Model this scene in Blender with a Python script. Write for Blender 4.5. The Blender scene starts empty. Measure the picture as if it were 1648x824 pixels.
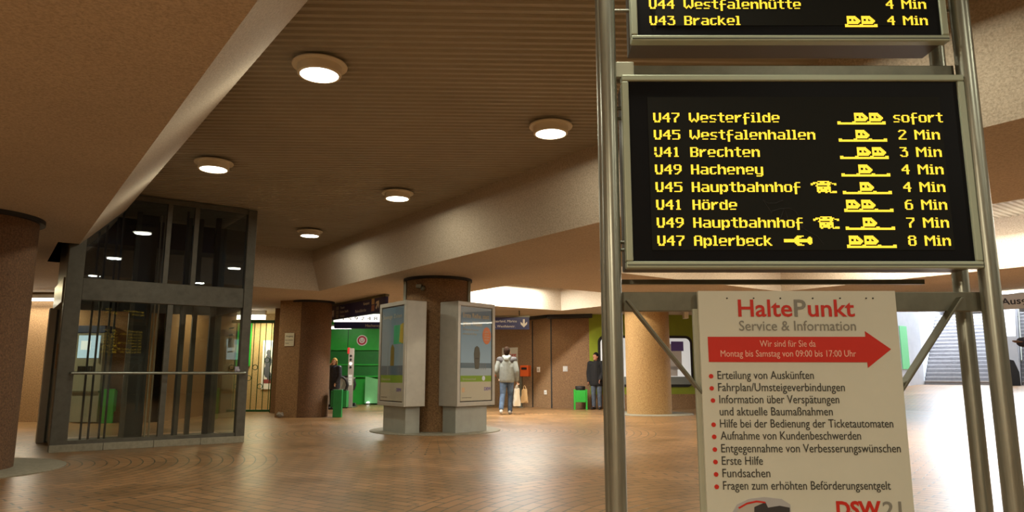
import bpy, bmesh, math, random
from mathutils import Vector, Matrix
random.seed(7)
C = bpy.context.scene.collection
sc = bpy.context.scene

# ---------------------------------------------------------------- camera
F, PITCH, EYE = 1140.0, math.atan(189/1140.0), 1.08
cam = bpy.data.cameras.new('camera'); cam.sensor_width = 36; cam.lens = 36*F/1648
cam.clip_start = 0.05; cam.clip_end = 200
co = bpy.data.objects.new('camera', cam); C.objects.link(co)
co.location = (0, 0, EYE); co.rotation_euler = (math.pi/2+PITCH, 0, 0)
sc.camera = co
sc.view_settings.view_transform = 'Standard'; sc.view_settings.look = 'None'
sc.view_settings.gamma = 1; sc.view_settings.use_curve_mapping = False
sc.view_settings.exposure = 0.0
sc.cycles.use_denoising = True
sc.cycles.max_bounces = 8; sc.cycles.transparent_max_bounces = 16
sc.cycles.sample_clamp_indirect = 6
w = bpy.data.worlds.new('world'); sc.world = w; w.use_nodes = True
w.node_tree.nodes['Background'].inputs[0].default_value = (0.9, 0.95, 1, 1)
w.node_tree.nodes['Background'].inputs[1].default_value = 0.0

# the hall's grid runs along two oblique axes
AX = Vector((-0.592, 0.806, 0)); BX = Vector((0.806, 0.592, 0))
def AB(a, b, z=0.0): 
    p = AX*a + BX*b; return Vector((p.x, p.y, z))
ZC, ZR = 2.92, 3.80          # low ceiling, ceiling of the recesses
_c, _s = math.cos(PITCH), math.sin(PITCH)
def ray(px, py):
    u = (px-824)/F; v = (412-py)/F
    return u, _c-v*_s, _s+v*_c
def at_y(px, py, Y):
    x, y, z = ray(px, py); t = Y/y
    return Vector((x*t, Y, EYE+z*t))
def at_z(px, py, Z=0.0):
    x, y, z = ray(px, py); t = (Z-EYE)/z
    return Vector((x*t, y*t, Z))

LAMPS = 25.0      # watts of a round lamp in the middle recess
def area(name, loc, size, power, col, rot=(0, 0, 0), shape='DISK', sy=None, parent=None):
    l = bpy.data.lights.new(name, 'AREA'); l.shape = shape; l.size = size
    if sy: l.size_y = sy
    l.energy = power; l.color = col
    o = bpy.data.objects.new(name, l); C.objects.link(o); o.location = loc; o.rotation_euler = rot
    if parent: o.parent = parent
    return o
LC = (1.0, 0.95, 0.74)
# round lamps of the recesses that hang outside the frame or above the far edges
for a in (2.1, -1.55, -5.2):
    for b in (2.12, 4.75): area('recess_and_fill_light', AB(a, b, 3.66), .28, 36, LC, (0, 0, 0))
for a in (1, 4.3, 7.6):
    for b in (10.2, 12.9): area('recess_and_fill_light', AB(a, b, 3.66), .28, 78, (1, .86, .62))
for a in (-3, -7):
    for b in (10, 13): area('recess_and_fill_light', AB(a, b, 2.85), .3, 60, LC)
for b in (10.2, 12.4):
    area('recess_and_fill_light', AB(13.2, b, 3.66), .28, 90, (1, .88, .64))
for a, b in ((-3, -5), (2, -5), (6.5, -4.6), (11, -5), (-1, -2.5)):  # added unseen fill lights, brightening the left ceiling by floor bounce
    area('recess_and_fill_light', AB(a, b, 2.88), .3, 250 if a < 6 else 55, (1, .86, .62))
# fluorescent strips washing the far faces of the two bright recesses
def strip(name, p, q, power, col, tilt):
    d = (q-p); m = (p+q)/2
    area(name, m, d.length, power, col, (tilt, 0, math.atan2(d.y, d.x)), 'RECTANGLE', .12)
strip('strip_light', AB(15.5, 9.0, 3.5), AB(15.5, 12.6, 3.5), 420, (1, .97, .88), 0)
strip('strip_light', AB(-1.5, 13.8, 3.5), AB(7.5, 13.8, 3.5), 380, (1, .97, .9), 0)
for p_, q_ in ((AB(-1.5, 13.9, 3.25), AB(7.5, 13.9, 3.25)),): strip('strip_light', p_, q_, 60, (1, .96, .9), math.pi)
# daylight falling down the far stairs
area('daylight_and_fill', (20.5, 31.5, 6.8), 8, 3600, (.86, .93, 1), (math.radians(-25), 0, 0), 'SQUARE')
area('daylight_and_fill', (16.5, 25.0, 7.6), 5, 600, (.88, .94, 1), (math.radians(25), 0, math.radians(-37)), 'SQUARE')  # added fill from the hall ceiling, lighting the stair risers
# gallery behind the gate, ticket hall at the left, escalator hall
area('gallery_light', (-7.6, 21.6, 2.7), .6, 55, (1, .9, .55))
area('ticket_hall_and_fill', (-10.6, 14.3, 2.85), .5, 70, (1, .85, .5))
area('ticket_hall_and_fill', (-7.3, 17.6, 2.85), .4, 30, (1, .86, .55))  # added fill that brightens the brown wall beside the gate
area('escalator_hall_light', (-4.2, 22.6, 2.85), 1.2, 110, (1, .97, .85))
area('passage_light', (0.5, 21.6, 2.85), .4, 15, (1, .86, .6))

# ---------------------------------------------------------------- helpers
MATS = {}
def mat(name, col=(.5, .5, .5), rough=.6, metal=0, emit=None, estr=0, coat=0):
    if name in MATS: return MATS[name]
    m = bpy.data.materials.new(name); m.use_nodes = True
    p = m.node_tree.nodes['Principled BSDF']
    p.inputs['Base Color'].default_value = (*col, 1); p.inputs['Roughness'].default_value = rough
    p.inputs['Metallic'].default_value = metal
    if coat: p.inputs['Coat Weight'].default_value = coat; p.inputs['Coat Roughness'].default_value = .05
    if emit:
        p.inputs['Emission Color'].default_value = (*emit, 1); p.inputs['Emission Strength'].default_value = estr
    MATS[name] = m; return m
def matte(m, level=.1):
    m.node_tree.nodes['Principled BSDF'].inputs['Specular IOR Level'].default_value = level; return m
def nd(m, t, **kw):
    n = m.node_tree.nodes.new(t)
    for k, v in kw.items():
        if k.startswith('i_'):
            n.inputs[k[2:].replace('_', ' ')].default_value = v
        else: setattr(n, k, v)
    return n
def lk(m, a, b): m.node_tree.links.new(a, b)
def grain(name, c1, c2, scale=60, rough=.85, bump=.4, kind='noise', dist=.01, c3=None, metal=0, stretch=None):
    """two-tone grained surface in object space with bump"""
    if name in MATS: return MATS[name]
    m = mat(name, c1, rough, metal); p = m.node_tree.nodes['Principled BSDF']
    tc = nd(m, 'ShaderNodeTexCoord'); src = tc.outputs['Object']
    if stretch:
        mp = nd(m, 'ShaderNodeMapping'); mp.inputs['Scale'].default_value = stretch
        lk(m, src, mp.inputs['Vector']); src = mp.outputs['Vector']
    if kind == 'noise':
        t = nd(m, 'ShaderNodeTexNoise', i_Scale=scale, i_Detail=4.0, i_Roughness=.65); fac = t.outputs['Fac']
    else:
        t = nd(m, 'ShaderNodeTexVoronoi', i_Scale=scale); fac = t.outputs['Color']
    lk(m, src, t.inputs['Vector'])
    r = nd(m, 'ShaderNodeValToRGB'); e = r.color_ramp.elements
    e[0].position = .3; e[0].color = (*c2, 1); e[1].position = .62; e[1].color = (*c1, 1)
    if c3: x = e.new(.85); x.color = (*c3, 1)
    lk(m, fac, r.inputs['Fac'])
    big = nd(m, 'ShaderNodeTexNoise', i_Scale=.7, i_Detail=2.0); lk(m, src, big.inputs['Vector'])
    mr = nd(m, 'ShaderNodeMapRange'); mr.inputs['To Min'].default_value = .86; mr.inputs['To Max'].default_value = 1.12
    lk(m, big.outputs['Fac'], mr.inputs['Value'])
    mx = nd(m, 'ShaderNodeMix', data_type='RGBA', blend_type='MULTIPLY'); mx.inputs['Factor'].default_value = 1
    lk(m, r.outputs['Color'], mx.inputs['A']); lk(m, mr.outputs['Result'], mx.inputs['B'])
    lk(m, mx.outputs['Result'], p.inputs['Base Color'])
    if bump:
        b = nd(m, 'ShaderNodeBump', i_Strength=bump, i_Distance=dist); lk(m, fac, b.inputs['Height'])
        lk(m, b.outputs['Normal'], p.inputs['Normal'])
    return m

class MB:
    def __init__(s): s.bm = bmesh.new()
    def box(s, c, size, M=None):
        """box centred at c with full sizes"""
        r = bmesh.ops.create_cube(s.bm, size=1)
        T = Matrix.Translation(c) @ Matrix.Diagonal((*size, 1))
        if M is not None: T = M @ T
        bmesh.ops.transform(s.bm, matrix=T, verts=r['verts']); return s
    def span(s, lo, hi, M=None):
        lo, hi = Vector(lo), Vector(hi); return s.box((lo+hi)/2, hi-lo, M)
    def cyl(s, p, q, r, r2=None, seg=24):
        p, q = Vector(p), Vector(q); d = q-p
        R = d.to_track_quat('Z', 'Y').to_matrix().to_4x4()
        bmesh.ops.create_cone(s.bm, cap_ends=True, segments=seg, radius1=r, radius2=r if r2 is None else r2,
                              depth=d.length, matrix=Matrix.Translation((p+q)/2) @ R); return s
    def bar(s, p, q, wd, ht, up=(0, 0, 1)):
        p, q = Vector(p), Vector(q); d = (q-p); x = d.normalized(); u = Vector(up)
        y = u.cross(x).normalized(); z = x.cross(y)
        M = Matrix((x, y, z)).transposed().to_4x4(); M.translation = (p+q)/2
        return s.box((0, 0, 0), (d.length, wd, ht), M)
    def prism(s, pts, z0, z1, M=None):
        """extruded polygon: pts are (x, y)"""
        a = [s.bm.verts.new((x, y, z0)) for x, y in pts]; b = [s.bm.verts.new((x, y, z1)) for x, y in pts]
        n = len(pts); s.bm.faces.new(a[::-1]); s.bm.faces.new(b)
        for i in range(n): s.bm.faces.new((a[i], a[(i+1) % n], b[(i+1) % n], b[i]))
        if M is not None: bmesh.ops.transform(s.bm, matrix=M, verts=a+b)
        return s
    def quad(s, *p): s.bm.faces.new([s.bm.verts.new(q) for q in p]); return s
    def lathe(s, prof, c=(0, 0, 0), seg=48, cap=True):
        rings = [[s.bm.verts.new((c[0]+r*math.cos(2*math.pi*k/seg), c[1]+r*math.sin(2*math.pi*k/seg), c[2]+z))
                  for k in range(seg)] for r, z in prof]
        for i in range(len(rings)-1):
            for k in range(seg):
                s.bm.faces.new((rings[i][k], rings[i][(k+1) % seg], rings[i+1][(k+1) % seg], rings[i+1][k]))
        if cap: s.bm.faces.new(rings[0][::-1]); s.bm.faces.new(rings[-1])
        return s
    def tube(s, pts, r, seg=8):
        pts = [Vector(p) for p in pts]; rings = []
        for i, p in enumerate(pts):
            d = (pts[min(i+1, len(pts)-1)]-pts[max(i-1, 0)]).normalized()
            u = d.orthogonal().normalized() if i == 0 else (u - d*u.dot(d)).normalized()
            v = d.cross(u)
            rings.append([s.bm.verts.new(p+(u*math.cos(2*math.pi*k/seg)+v*math.sin(2*math.pi*k/seg))*r) for k in range(seg)])
        for i in range(len(rings)-1):
            for k in range(seg):
                s.bm.faces.new((rings[i][k], rings[i][(k+1) % seg], rings[i+1][(k+1) % seg], rings[i+1][k]))
        s.bm.faces.new(rings[0][::-1]); s.bm.faces.new(rings[-1]); return s
    def ball(s, c, r, sc_=(1, 1, 1), seg=16):
        bmesh.ops.create_uvsphere(s.bm, u_segments=seg, v_segments=seg//2+2, radius=r,
                                  matrix=Matrix.Translation(c) @ Matrix.Diagonal((*sc_, 1))); return s
    def taper(s, p, r, q, r2, seg=12):
        """closed capsule with a radius at either end"""
        p, q = Vector(p), Vector(q); d = q-p; L = d.length
        R = (d.to_track_quat('Z', 'Y').to_matrix().to_4x4() if L > 1e-6 else Matrix.Identity(4)); R.translation = p
        prof = [(r*math.cos(t), r*math.sin(t)) for t in [math.radians(x) for x in (-75, -50, -25, 0)]]
        prof += [(r2*math.cos(t), L+r2*math.sin(t)) for t in [math.radians(x) for x in (0, 25, 50, 75)]]
        n0 = set(s.bm.verts); s.lathe(prof, seg=seg)
        bmesh.ops.transform(s.bm, matrix=R, verts=[v for v in s.bm.verts if v not in n0]); return s
    def build(s, name, m, parent=None, bevel=0, smooth=False, M=None, recalc=True):
        if M is not None: bmesh.ops.transform(s.bm, matrix=M, verts=s.bm.verts)
        if recalc: bmesh.ops.recalc_face_normals(s.bm, faces=s.bm.faces)
        me = bpy.data.meshes.new(name); s.bm.to_mesh(me); s.bm.free()
        if smooth:
            for p in me.polygons: p.use_smooth = True
        o = bpy.data.objects.new(name, me); C.objects.link(o); me.materials.append(m)
        if parent: o.parent = parent
        if bevel:
            b = o.modifiers.new('bevel', 'BEVEL'); b.width = bevel; b.segments = 2; b.limit_method = 'ANGLE'
        if smooth:
            try: me.set_sharp_from_angle(angle=math.radians(40))
            except Exception: pass
        return o
def tag(o, label, cat, group=None):
    o['label'] = label; o['category'] = cat
    if group: o['group'] = group
    return o
def thing(name, label, cat, loc=(0, 0, 0), rz=0, group=None):
    o = bpy.data.objects.new(name, None); C.objects.link(o); o.location = loc; o.rotation_euler = (0, 0, rz)
    o.empty_display_size = .1
    return tag(o, label, cat, group)
def struct(o): o['kind'] = 'structure'; return o
def text(name, body, m, parent, loc, size, rot=(math.pi/2, 0, 0), width=None, align='LEFT', bold=0, label=None):
    cu = bpy.data.curves.new(name, 'FONT'); cu.body = body; cu.size = size; cu.align_x = align
    cu.extrude = .0006; cu.offset = bold; cu.resolution_u = 3
    t = bpy.data.objects.new(name, cu); C.objects.link(t)
    dg = bpy.context.evaluated_depsgraph_get()
    me = bpy.data.meshes.new_from_object(t.evaluated_get(dg)); bpy.data.objects.remove(t)
    if width and me.vertices:
        xs = [v.co.x for v in me.vertices]; k = width/(max(xs)-min(xs)); x0 = min(xs) if align == 'LEFT' else 0
        for v in me.vertices: v.co.x = (v.co.x-x0)*k
    me.materials.clear(); me.materials.append(m)
    o = bpy.data.objects.new(name, me); C.objects.link(o); o.parent = parent; o.location = loc; o.rotation_euler = rot
    if label: o['label'] = label
    return o
def frame_M(o, x, z=(0, 0, 1)):
    """matrix with local x along x, z up, y = z cross x"""
    x = Vector(x).normalized(); z = Vector(z); y = z.cross(x)
    M = Matrix((x, y, z)).transposed().to_4x4(); M.translation = Vector(o); return M

# ---------------------------------------------------------------- materials
plaster = grain('rough_plaster', (.57, .485, .38), (.37, .305, .23), 55, .9, .55, dist=.012)
aggregate = grain('exposed_aggregate', (.29, .165, .07), (.11, .055, .024), 45, .8, .5, 'noise', .012, (.5, .32, .15))
aggregate_lit = grain('lit_aggregate', (.46, .29, .12), (.24, .135, .05), 45, .8, .5, 'noise', .012, (.6, .42, .2))  # lighter copy of the aggregate, light from the bright recess put into colour
aggregate_wall = grain('aggregate_wall', (.34, .205, .10), (.16, .09, .045), 40, .85, .4, 'noise', .01, (.5, .33, .17))
corr = grain('corrugated_metal', (.36, .32, .245), (.33, .29, .22), 3, .5, 0)
steel = grain('brushed_steel', (.34, .35, .30), (.25, .26, .22), 14, .34, .05, 'noise', .001, metal=.75, stretch=(6, 6, .3))
steel_dull = grain('dull_steel', (.20, .20, .155), (.16, .16, .125), 10, .45, .05, 'noise', .001, metal=.7)
bronze = grain('bronze_frame', (.115, .108, .088), (.085, .08, .065), 8, .5, .05, 'noise', .001, metal=.35)
alu = grain('silver_paint', (.50, .49, .44), (.45, .44, .395), 6, .38, 0, metal=.35)
black = mat('black_plastic', (.012, .012, .014), .35)
rubber = mat('black_rubber', (.015, .015, .015), .6)
green = grain('green_paint', (.03, .42, .05), (.025, .36, .04), 4, .4, 0)
darkgreen = grain('dark_green_paint', (.012, .10, .022), (.01, .08, .02), 5, .45, 0)
olive = grain('olive_green_panel', (.27, .33, .02), (.24, .30, .02), 3, .5, 0)
white = mat('white_paint', (.8, .8, .78), .5)
cream = mat('cream_board', (.60, .56, .45), .45)
blue = mat('blue_sign', (.03, .036, .15), .3)
red = mat('red_print', (.50, .022, .012), .45)
greytx = mat('grey_print', (.20, .195, .17), .5)
darktx = mat('dark_print', (.035, .035, .03), .5)
whitetx = mat('white_print', (.8, .8, .76), .5)
pinktx = mat('pale_red_print', (.75, .42, .33), .5)
lampglow = mat('lamp_diffuser', (1, 1, 1), .5, emit=(1, .95, .78), estr=14)
tubeglow = mat('tube_glow', (1, 1, 1), .5, emit=(1, .98, .85), estr=9)
lamp_white = mat('lamp_enamel', (.72, .64, .5), .4)
concrete = grain('grey_concrete', (.29, .27, .205), (.22, .205, .155), 20, .8, .2)
def glass_mat(name, tint, spec=.06):
    m = bpy.data.materials.new(name); m.use_nodes = True; n = m.node_tree.nodes; n.clear()
    out = n.new('ShaderNodeOutputMaterial'); mx = n.new('ShaderNodeMixShader'); tr = n.new('ShaderNodeBsdfTransparent')
    gl = n.new('ShaderNodeBsdfGlossy'); fr = n.new('ShaderNodeFresnel')
    tr.inputs['Color'].default_value = (*tint, 1); gl.inputs['Roughness'].default_value = .01
    ge = n.new('ShaderNodeNewGeometry'); io = n.new('ShaderNodeMapRange')      # same reflectance from both faces
    io.inputs['To Min'].default_value = 1.5; io.inputs['To Max'].default_value = 1/1.5
    lk(m, ge.outputs['Backfacing'], io.inputs['Value']); lk(m, io.outputs[0], fr.inputs['IOR'])
    lk(m, fr.outputs[0], mx.inputs[0]); lk(m, tr.outputs[0], mx.inputs[1]); lk(m, gl.outputs[0], mx.inputs[2])
    lk(m, mx.outputs[0], out.inputs['Surface']); return m
glass = glass_mat('shaft_glass', (.91, .92, .88))
shadeglass = glass_mat('recess_shade_glass', (.66, .71, .77))  # tint darkens the upper panes in place of the unlit recess behind
clear = glass_mat('clear_glass', (.98, .985, .98))

def floor_material():
    m = mat('terracotta_tiles', (.4, .2, .1), .35); p = m.node_tree.nodes['Principled BSDF']
    tc = nd(m, 'ShaderNodeTexCoord'); sep = nd(m, 'ShaderNodeSeparateXYZ'); lk(m, tc.outputs['Object'], sep.inputs[0])
    def mth(op, a, b=None, c=None):
        n = nd(m, 'ShaderNodeMath', operation=op)
        for i, v in enumerate((a, b, c)):
            if v is None: continue
            if isinstance(v, (int, float)): n.inputs[i].default_value = v
            else: lk(m, v, n.inputs[i])
        return n.outputs[0]
    mp = nd(m, 'ShaderNodeMapping'); mp.inputs['Rotation'].default_value = (0, 0, math.radians(36)); 
    lk(m, tc.outputs['Object'], mp.inputs[0]); s2 = nd(m, 'ShaderNodeSeparateXYZ'); lk(m, mp.outputs[0], s2.inputs[0])
    U, V = s2.outputs[0], s2.outputs[1]
    for cx, cy, R in ((-1.475, 13.98, 4.2), (-6.32, 8.21, 3.6), (3.7, 19.5, 4.0), (-5.15, 18.4, 3.6), (2.3, 5.0, 3.3), (9.5, 13.5, 4.2)):
        dx = mth('SUBTRACT', sep.outputs[0], cx); dy = mth('SUBTRACT', sep.outputs[1], cy)
        r = mth('SQRT', mth('ADD', mth('MULTIPLY', dx, dx), mth('MULTIPLY', dy, dy)))
        th = mth('MULTIPLY', mth('ARCTAN2', dy, dx), R*.62)
        k = mth('LESS_THAN', r, R)
        def mixf(a, b):
            return mth('ADD', mth('MULTIPLY', a, mth('SUBTRACT', 1, k)), mth('MULTIPLY', b, k))
        U, V = mixf(U, th), mixf(V, r)
    cmb = nd(m, 'ShaderNodeCombineXYZ'); lk(m, U, cmb.inputs[0]); lk(m, V, cmb.inputs[1])
    br = nd(m, 'ShaderNodeTexBrick', i_Scale=1.0, i_Mortar_Size=.009, i_Mortar_Smooth=.3, i_Brick_Width=.26, i_Row_Height=.13, i_Bias=0.0)
    br.inputs['Color1'].default_value = (.36, .195, .09, 1); br.inputs['Color2'].default_value = (.265, .145, .065, 1)
    br.inputs['Mortar'].default_value = (.07, .07, .045, 1)
    lk(m, cmb.outputs[0], br.inputs['Vector'])
    nz = nd(m, 'ShaderNodeTexNoise', i_Scale=1.1, i_Detail=5.0); lk(m, tc.outputs['Object'], nz.inputs['Vector'])
    rp = nd(m, 'ShaderNodeValToRGB'); rp.color_ramp.elements[0].color = (.72, .74, .70, 1); rp.color_ramp.elements[1].color = (1.15, 1.12, 1.05, 1)
    rp.color_ramp.elements[0].position = .3; rp.color_ramp.elements[1].position = .7
    lk(m, nz.outputs['Fac'], rp.inputs[0])
    mx = nd(m, 'ShaderNodeMix', data_type='RGBA', blend_type='MULTIPLY'); mx.inputs['Factor'].default_value = 1
    lk(m, br.outputs['Color'], mx.inputs['A']); lk(m, rp.outputs['Color'], mx.inputs['B'])
    lk(m, mx.outputs['Result'], p.inputs['Base Color'])
    mr = nd(m, 'ShaderNodeMapRange'); mr.inputs['To Min'].default_value = .26; mr.inputs['To Max'].default_value = .42
    lk(m, nz.outputs['Fac'], mr.inputs['Value']); lk(m, mr.outputs['Result'], p.inputs['Roughness'])
    b = nd(m, 'ShaderNodeBump', i_Strength=.35, i_Distance=.004); b.invert = True
    lk(m, br.outputs['Fac'], b.inputs['Height']); lk(m, b.outputs['Normal'], p.inputs['Normal'])
    return m
tiles = floor_material()

# ---------------------------------------------------------------- setting: floor
RB0, RB1, RZ = 22.0, 31.0, .62      # the far right floor climbs gently towards the stairs
bm = MB()
bm.quad(AB(-20, -20), AB(45, -20), AB(45, RB0), AB(-20, RB0))
bm.quad(AB(-20, RB0), AB(45, RB0), AB(45, RB1, RZ), AB(-20, RB1, RZ))
bm.quad(AB(-20, RB1, RZ), AB(45, RB1, RZ), AB(45, 45, RZ), AB(-20, 45, RZ))
bmesh.ops.remove_doubles(bm.bm, verts=bm.bm.verts, dist=.001)
struct(bm.build('floor', tiles))
# floor that also runs under the low left part stays one sheet

# ---------------------------------------------------------------- setting: ceiling with sunk recesses
# (a0, a1, b0, b1) at the soffit, inset of each side at the break, break height
REC = [dict(bot=(-9, 15.45, .92, 5.93), mid=(-8.6, 15.3, 1.50, 5.69), zb=3.54, rib=0),
       dict(bot=(11.85, 16.05, 8.76, 13.6), mid=(11.95, 15.95, 8.9, 13.5), zb=3.5, rib=1),
       dict(bot=(-4.5, 9.3, 8.76, 14.45), mid=(-4.4, 9.2, 8.95, 14.3), zb=3.5, rib=2)]
NOTCH = (11.78, 13.98, .66, .92)    # cut beside the lift shaft
ea = sorted({-16, 42, *[v for r in REC for v in r['bot'][:2]], *NOTCH[:2]})
eb = sorted({-18, 18.5, *[v for r in REC for v in r['bot'][2:]], *NOTCH[2:]})
bm = MB(); holes = [r['bot'] for r in REC]+[NOTCH]
for i in range(len(ea)-1):
    for j in range(len(eb)-1):
        ca, cb = (ea[i]+ea[i+1])/2, (eb[j]+eb[j+1])/2
        if any(h[0] < ca < h[1] and h[2] < cb < h[3] for h in holes): continue
        bm.quad(AB(ea[i], eb[j], ZC), AB(ea[i+1], eb[j], ZC), AB(ea[i+1], eb[j+1], ZC), AB(ea[i], eb[j+1], ZC))
def ringquads(bm, r0, z0, r1, z1):
    P = lambda r, z: [AB(r[0], r[2], z), AB(r[1], r[2], z), AB(r[1], r[3], z), AB(r[0], r[3], z)]
    p, q = P(r0, z0), P(r1, z1)
    for k in range(4): bm.quad(p[k], p[(k+1) % 4], q[(k+1) % 4], q[k])
for r in REC:
    ringquads(bm, r['bot'], ZC, r['mid'], r['zb'])
    ringquads(bm, r['mid'], r['zb'], r['mid'], ZR+.08)
bm.quad(AB(11.78, .66, ZC), AB(13.98, .66, ZC), AB(13.98, .66, ZR), AB(11.78, .66, ZR))
bmesh.ops.remove_doubles(bm.bm, verts=bm.bm.verts, dist=.001)
struct(bm.build('ceiling', plaster))
# corrugated sheets closing the recesses
def corrugated(name, rect, d, pitch, z):
    d = Vector(d).normalized(); n = Vector((-d.y, d.x, 0))
    cs = [AB(rect[i], rect[j]) for i in (0, 1) for j in (2, 3)]
    s0, s1 = min(c.dot(n) for c in cs)-pitch, max(c.dot(n) for c in cs)+pitch
    t0, t1 = min(c.dot(d) for c in cs)-.1, max(c.dot(d) for c in cs)+.1
    bm = MB(); prof = []; s = s0; h = pitch*.22
    while s < s1:
        prof += [(s, 0), (s+.38*pitch, 0), (s+.5*pitch, h), (s+.88*pitch, h)]; s += pitch
    va = [bm.bm.verts.new(n*a+d*t0+Vector((0, 0, z+b))) for a, b in prof]
    vb = [bm.bm.verts.new(n*a+d*t1+Vector((0, 0, z+b))) for a, b in prof]
    for i in range(len(prof)-1): bm.bm.faces.new((va[i], va[i+1], vb[i+1], vb[i]))
    for co_, no in ((AB(rect[0], 0), -AX), (AB(rect[1], 0), AX), (AB(0, rect[2]), -BX), (AB(0, rect[3]), BX)):
        bmesh.ops.bisect_plane(bm.bm, geom=bm.bm.verts[:]+bm.bm.edges[:]+bm.bm.faces[:], plane_co=co_, plane_no=no, clear_outer=True)
    return struct(bm.build(name, corr, recalc=False))
corrugated('ceiling', REC[0]['mid'], (1, .03, 0), .104, ZR)
corrugated('ceiling', REC[1]['mid'], (.6, .8, 0), .104, ZR)
corrugated('ceiling', REC[2]['mid'], BX, .11, ZR)
def wall(name, p, q, z0, z1, m, th=.15):
    """wall from p to q, thickness away to the left of travel"""
    p, q = Vector((p[0], p[1], 0)), Vector((q[0], q[1], 0)); d = (q-p).normalized(); n = Vector((-d.y, d.x, 0))
    b = MB(); b.prism([(p.x, p.y), (q.x, q.y), ((q+n*th).x, (q+n*th).y), ((p+n*th).x, (p+n*th).y)], z0, z1)
    return struct(b.build(name, m))
# outer shell
wall('wall_left', (-14, 42), (-14, -11), -.1, 4.2, aggregate_wall, -.2)
wall('wall_front', (-14, -11), (30, -11), -.1, 4.2, aggregate_wall, -.2)
wall('wall_right', (30, -11), (30, 42), -.1, 8, aggregate_wall, -.2)
wall('wall_back', (-14, 41), (30, 41), -.1, 9, white, .2)
# ticket hall wall at the far left, behind the lift
tkw = 16.35
wall('wall_left', (-14, tkw), (-8.0, tkw), 0, ZC, aggregate_wall)
wall('wall_left', (-8.0, tkw), (-8.0, 20.6), 0, ZC, aggregate_wall)
# wall between gate and round column
wall('wall_left', (-6.60, 20.2), (-5.93, 18.1), 0, ZC, aggregate_wall, .12)
wall('wall_left', (-5.93, 18.1), (-5.33, 17.915), 0, ZC, aggregate_wall, .15)
wall('wall_left', (-6.62, 20.25), (-6.62, 25.6), 0, ZC, aggregate_wall, .15)
wall('wall_left', (-9.4, 22.3), (-6.6, 22.3), 0, ZC, grain('ochre_wall', (.52, .38, .17), (.36, .25, .11), 30, .85, .3), .15)
# green escalator hall
wall('wall_back', (-6.6, 25.6), (-2.2, 25.6), 0, ZC, green, .15)
wall('wall_back', (-2.2, 25.6), (-.95, 24.95), 0, ZC, green, .15)
# brown back wall in three planes
wall('wall_back', (-.95, 24.95), (.67, 23.45), 0, ZC, aggregate_wall, .15)
wall('wall_back', (.67, 23.45), (1.24, 22.75), 0, ZC, aggregate_wall, .15)
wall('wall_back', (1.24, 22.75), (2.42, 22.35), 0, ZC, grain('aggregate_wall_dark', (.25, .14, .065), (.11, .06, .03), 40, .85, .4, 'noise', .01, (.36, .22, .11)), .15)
# olive wall with the kiosk window, stair hall beyond the end of the low ceiling
wall('wall_back', (2.42, 22.35), (6.4, 22.75), .44, ZC, olive, .15)
wall('baseboard_back', (2.42, 22.33), (6.4, 22.73), 0, .44, aggregate_wall, .17)
stairwhite = grain('pale_hall_wall', (.66, .68, .72), (.6, .62, .67), 3, .6, 0)
wall('wall_back', (6.4, 22.75), (17.2, 30.0), 0, 8, stairwhite, .15)
wall('wall_left', (17.2, 30.0), (24.4, 39.6), 0, 8, stairwhite, .15)
wall('wall_back', (6.2, 22.8), (20, 4.05), ZC-.0, 8, stairwhite, .12)
struct(MB().prism([(5, 22), (20, 3), (30, 3), (30, 42), (5, 42)], 7.9, 8.0).build('ceiling', stairwhite))
struct(MB().prism([(p.x, p.y) for p in (AB(-2, 18.44), AB(16.5, 18.44), AB(16.5, 18.52), AB(-2, 18.52))], ZC-.05, ZC+.02).build('trim_1', cream))
struct(MB().prism([(p.x, p.y) for p in (AB(17.5, 14.2), AB(22, 14.2), AB(22, 14.3), AB(17.5, 14.3))], ZC-.1, ZC+.02).build('trim_2', black))
struct(MB().prism([(1.1, 22.5), (2.5, 22.1), (2.5, 22.4), (1.3, 22.75)], ZC-.12, ZC).build('trim_3', black))

# ---------------------------------------------------------------- round lamps in the middle recess
def lamp(a, b, label):
    t = thing('ceiling_lamp', label, 'lamp', AB(a, b, ZR), 0, 'round lamps under the corrugated recess')
    MB().lathe([(.06, .03), (.06, -.035), (.235, -.035), (.24, -.045), (.235, -.055), (.06, -.055)], seg=40).build('mounting_ring', lamp_white, t, smooth=True)
    MB().lathe([(.19, -.055), (.19, -.125), (.183, -.133), (.165, -.133), (.165, -.12), (.1, -.118)], seg=40).build('housing', lamp_white, t, smooth=True)
    MB().lathe([(.164, -.122), (.15, -.131), (.10, -.138), (.03, -.142)], seg=40).build('diffuser', lampglow, t, smooth=True)
    area('lamp_light', (0, 0, -.15), .28, LAMPS, LC, parent=t)
lamp(5.75, 2.12, 'round white ceiling lamp nearest the left rough soffit, largest of the five')
lamp(5.75, 4.75, 'round white ceiling lamp closest to the steel post of the departure stand')
lamp(9.38, 2.12, 'round white ceiling lamp above the glass lift shaft')
lamp(9.38, 4.75, 'round white ceiling lamp beside the pale right fascia, above the advertising pillar')
lamp(13.0, 4.75, 'smallest, farthest round ceiling lamp, near the inner corner of the recess')

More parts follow.
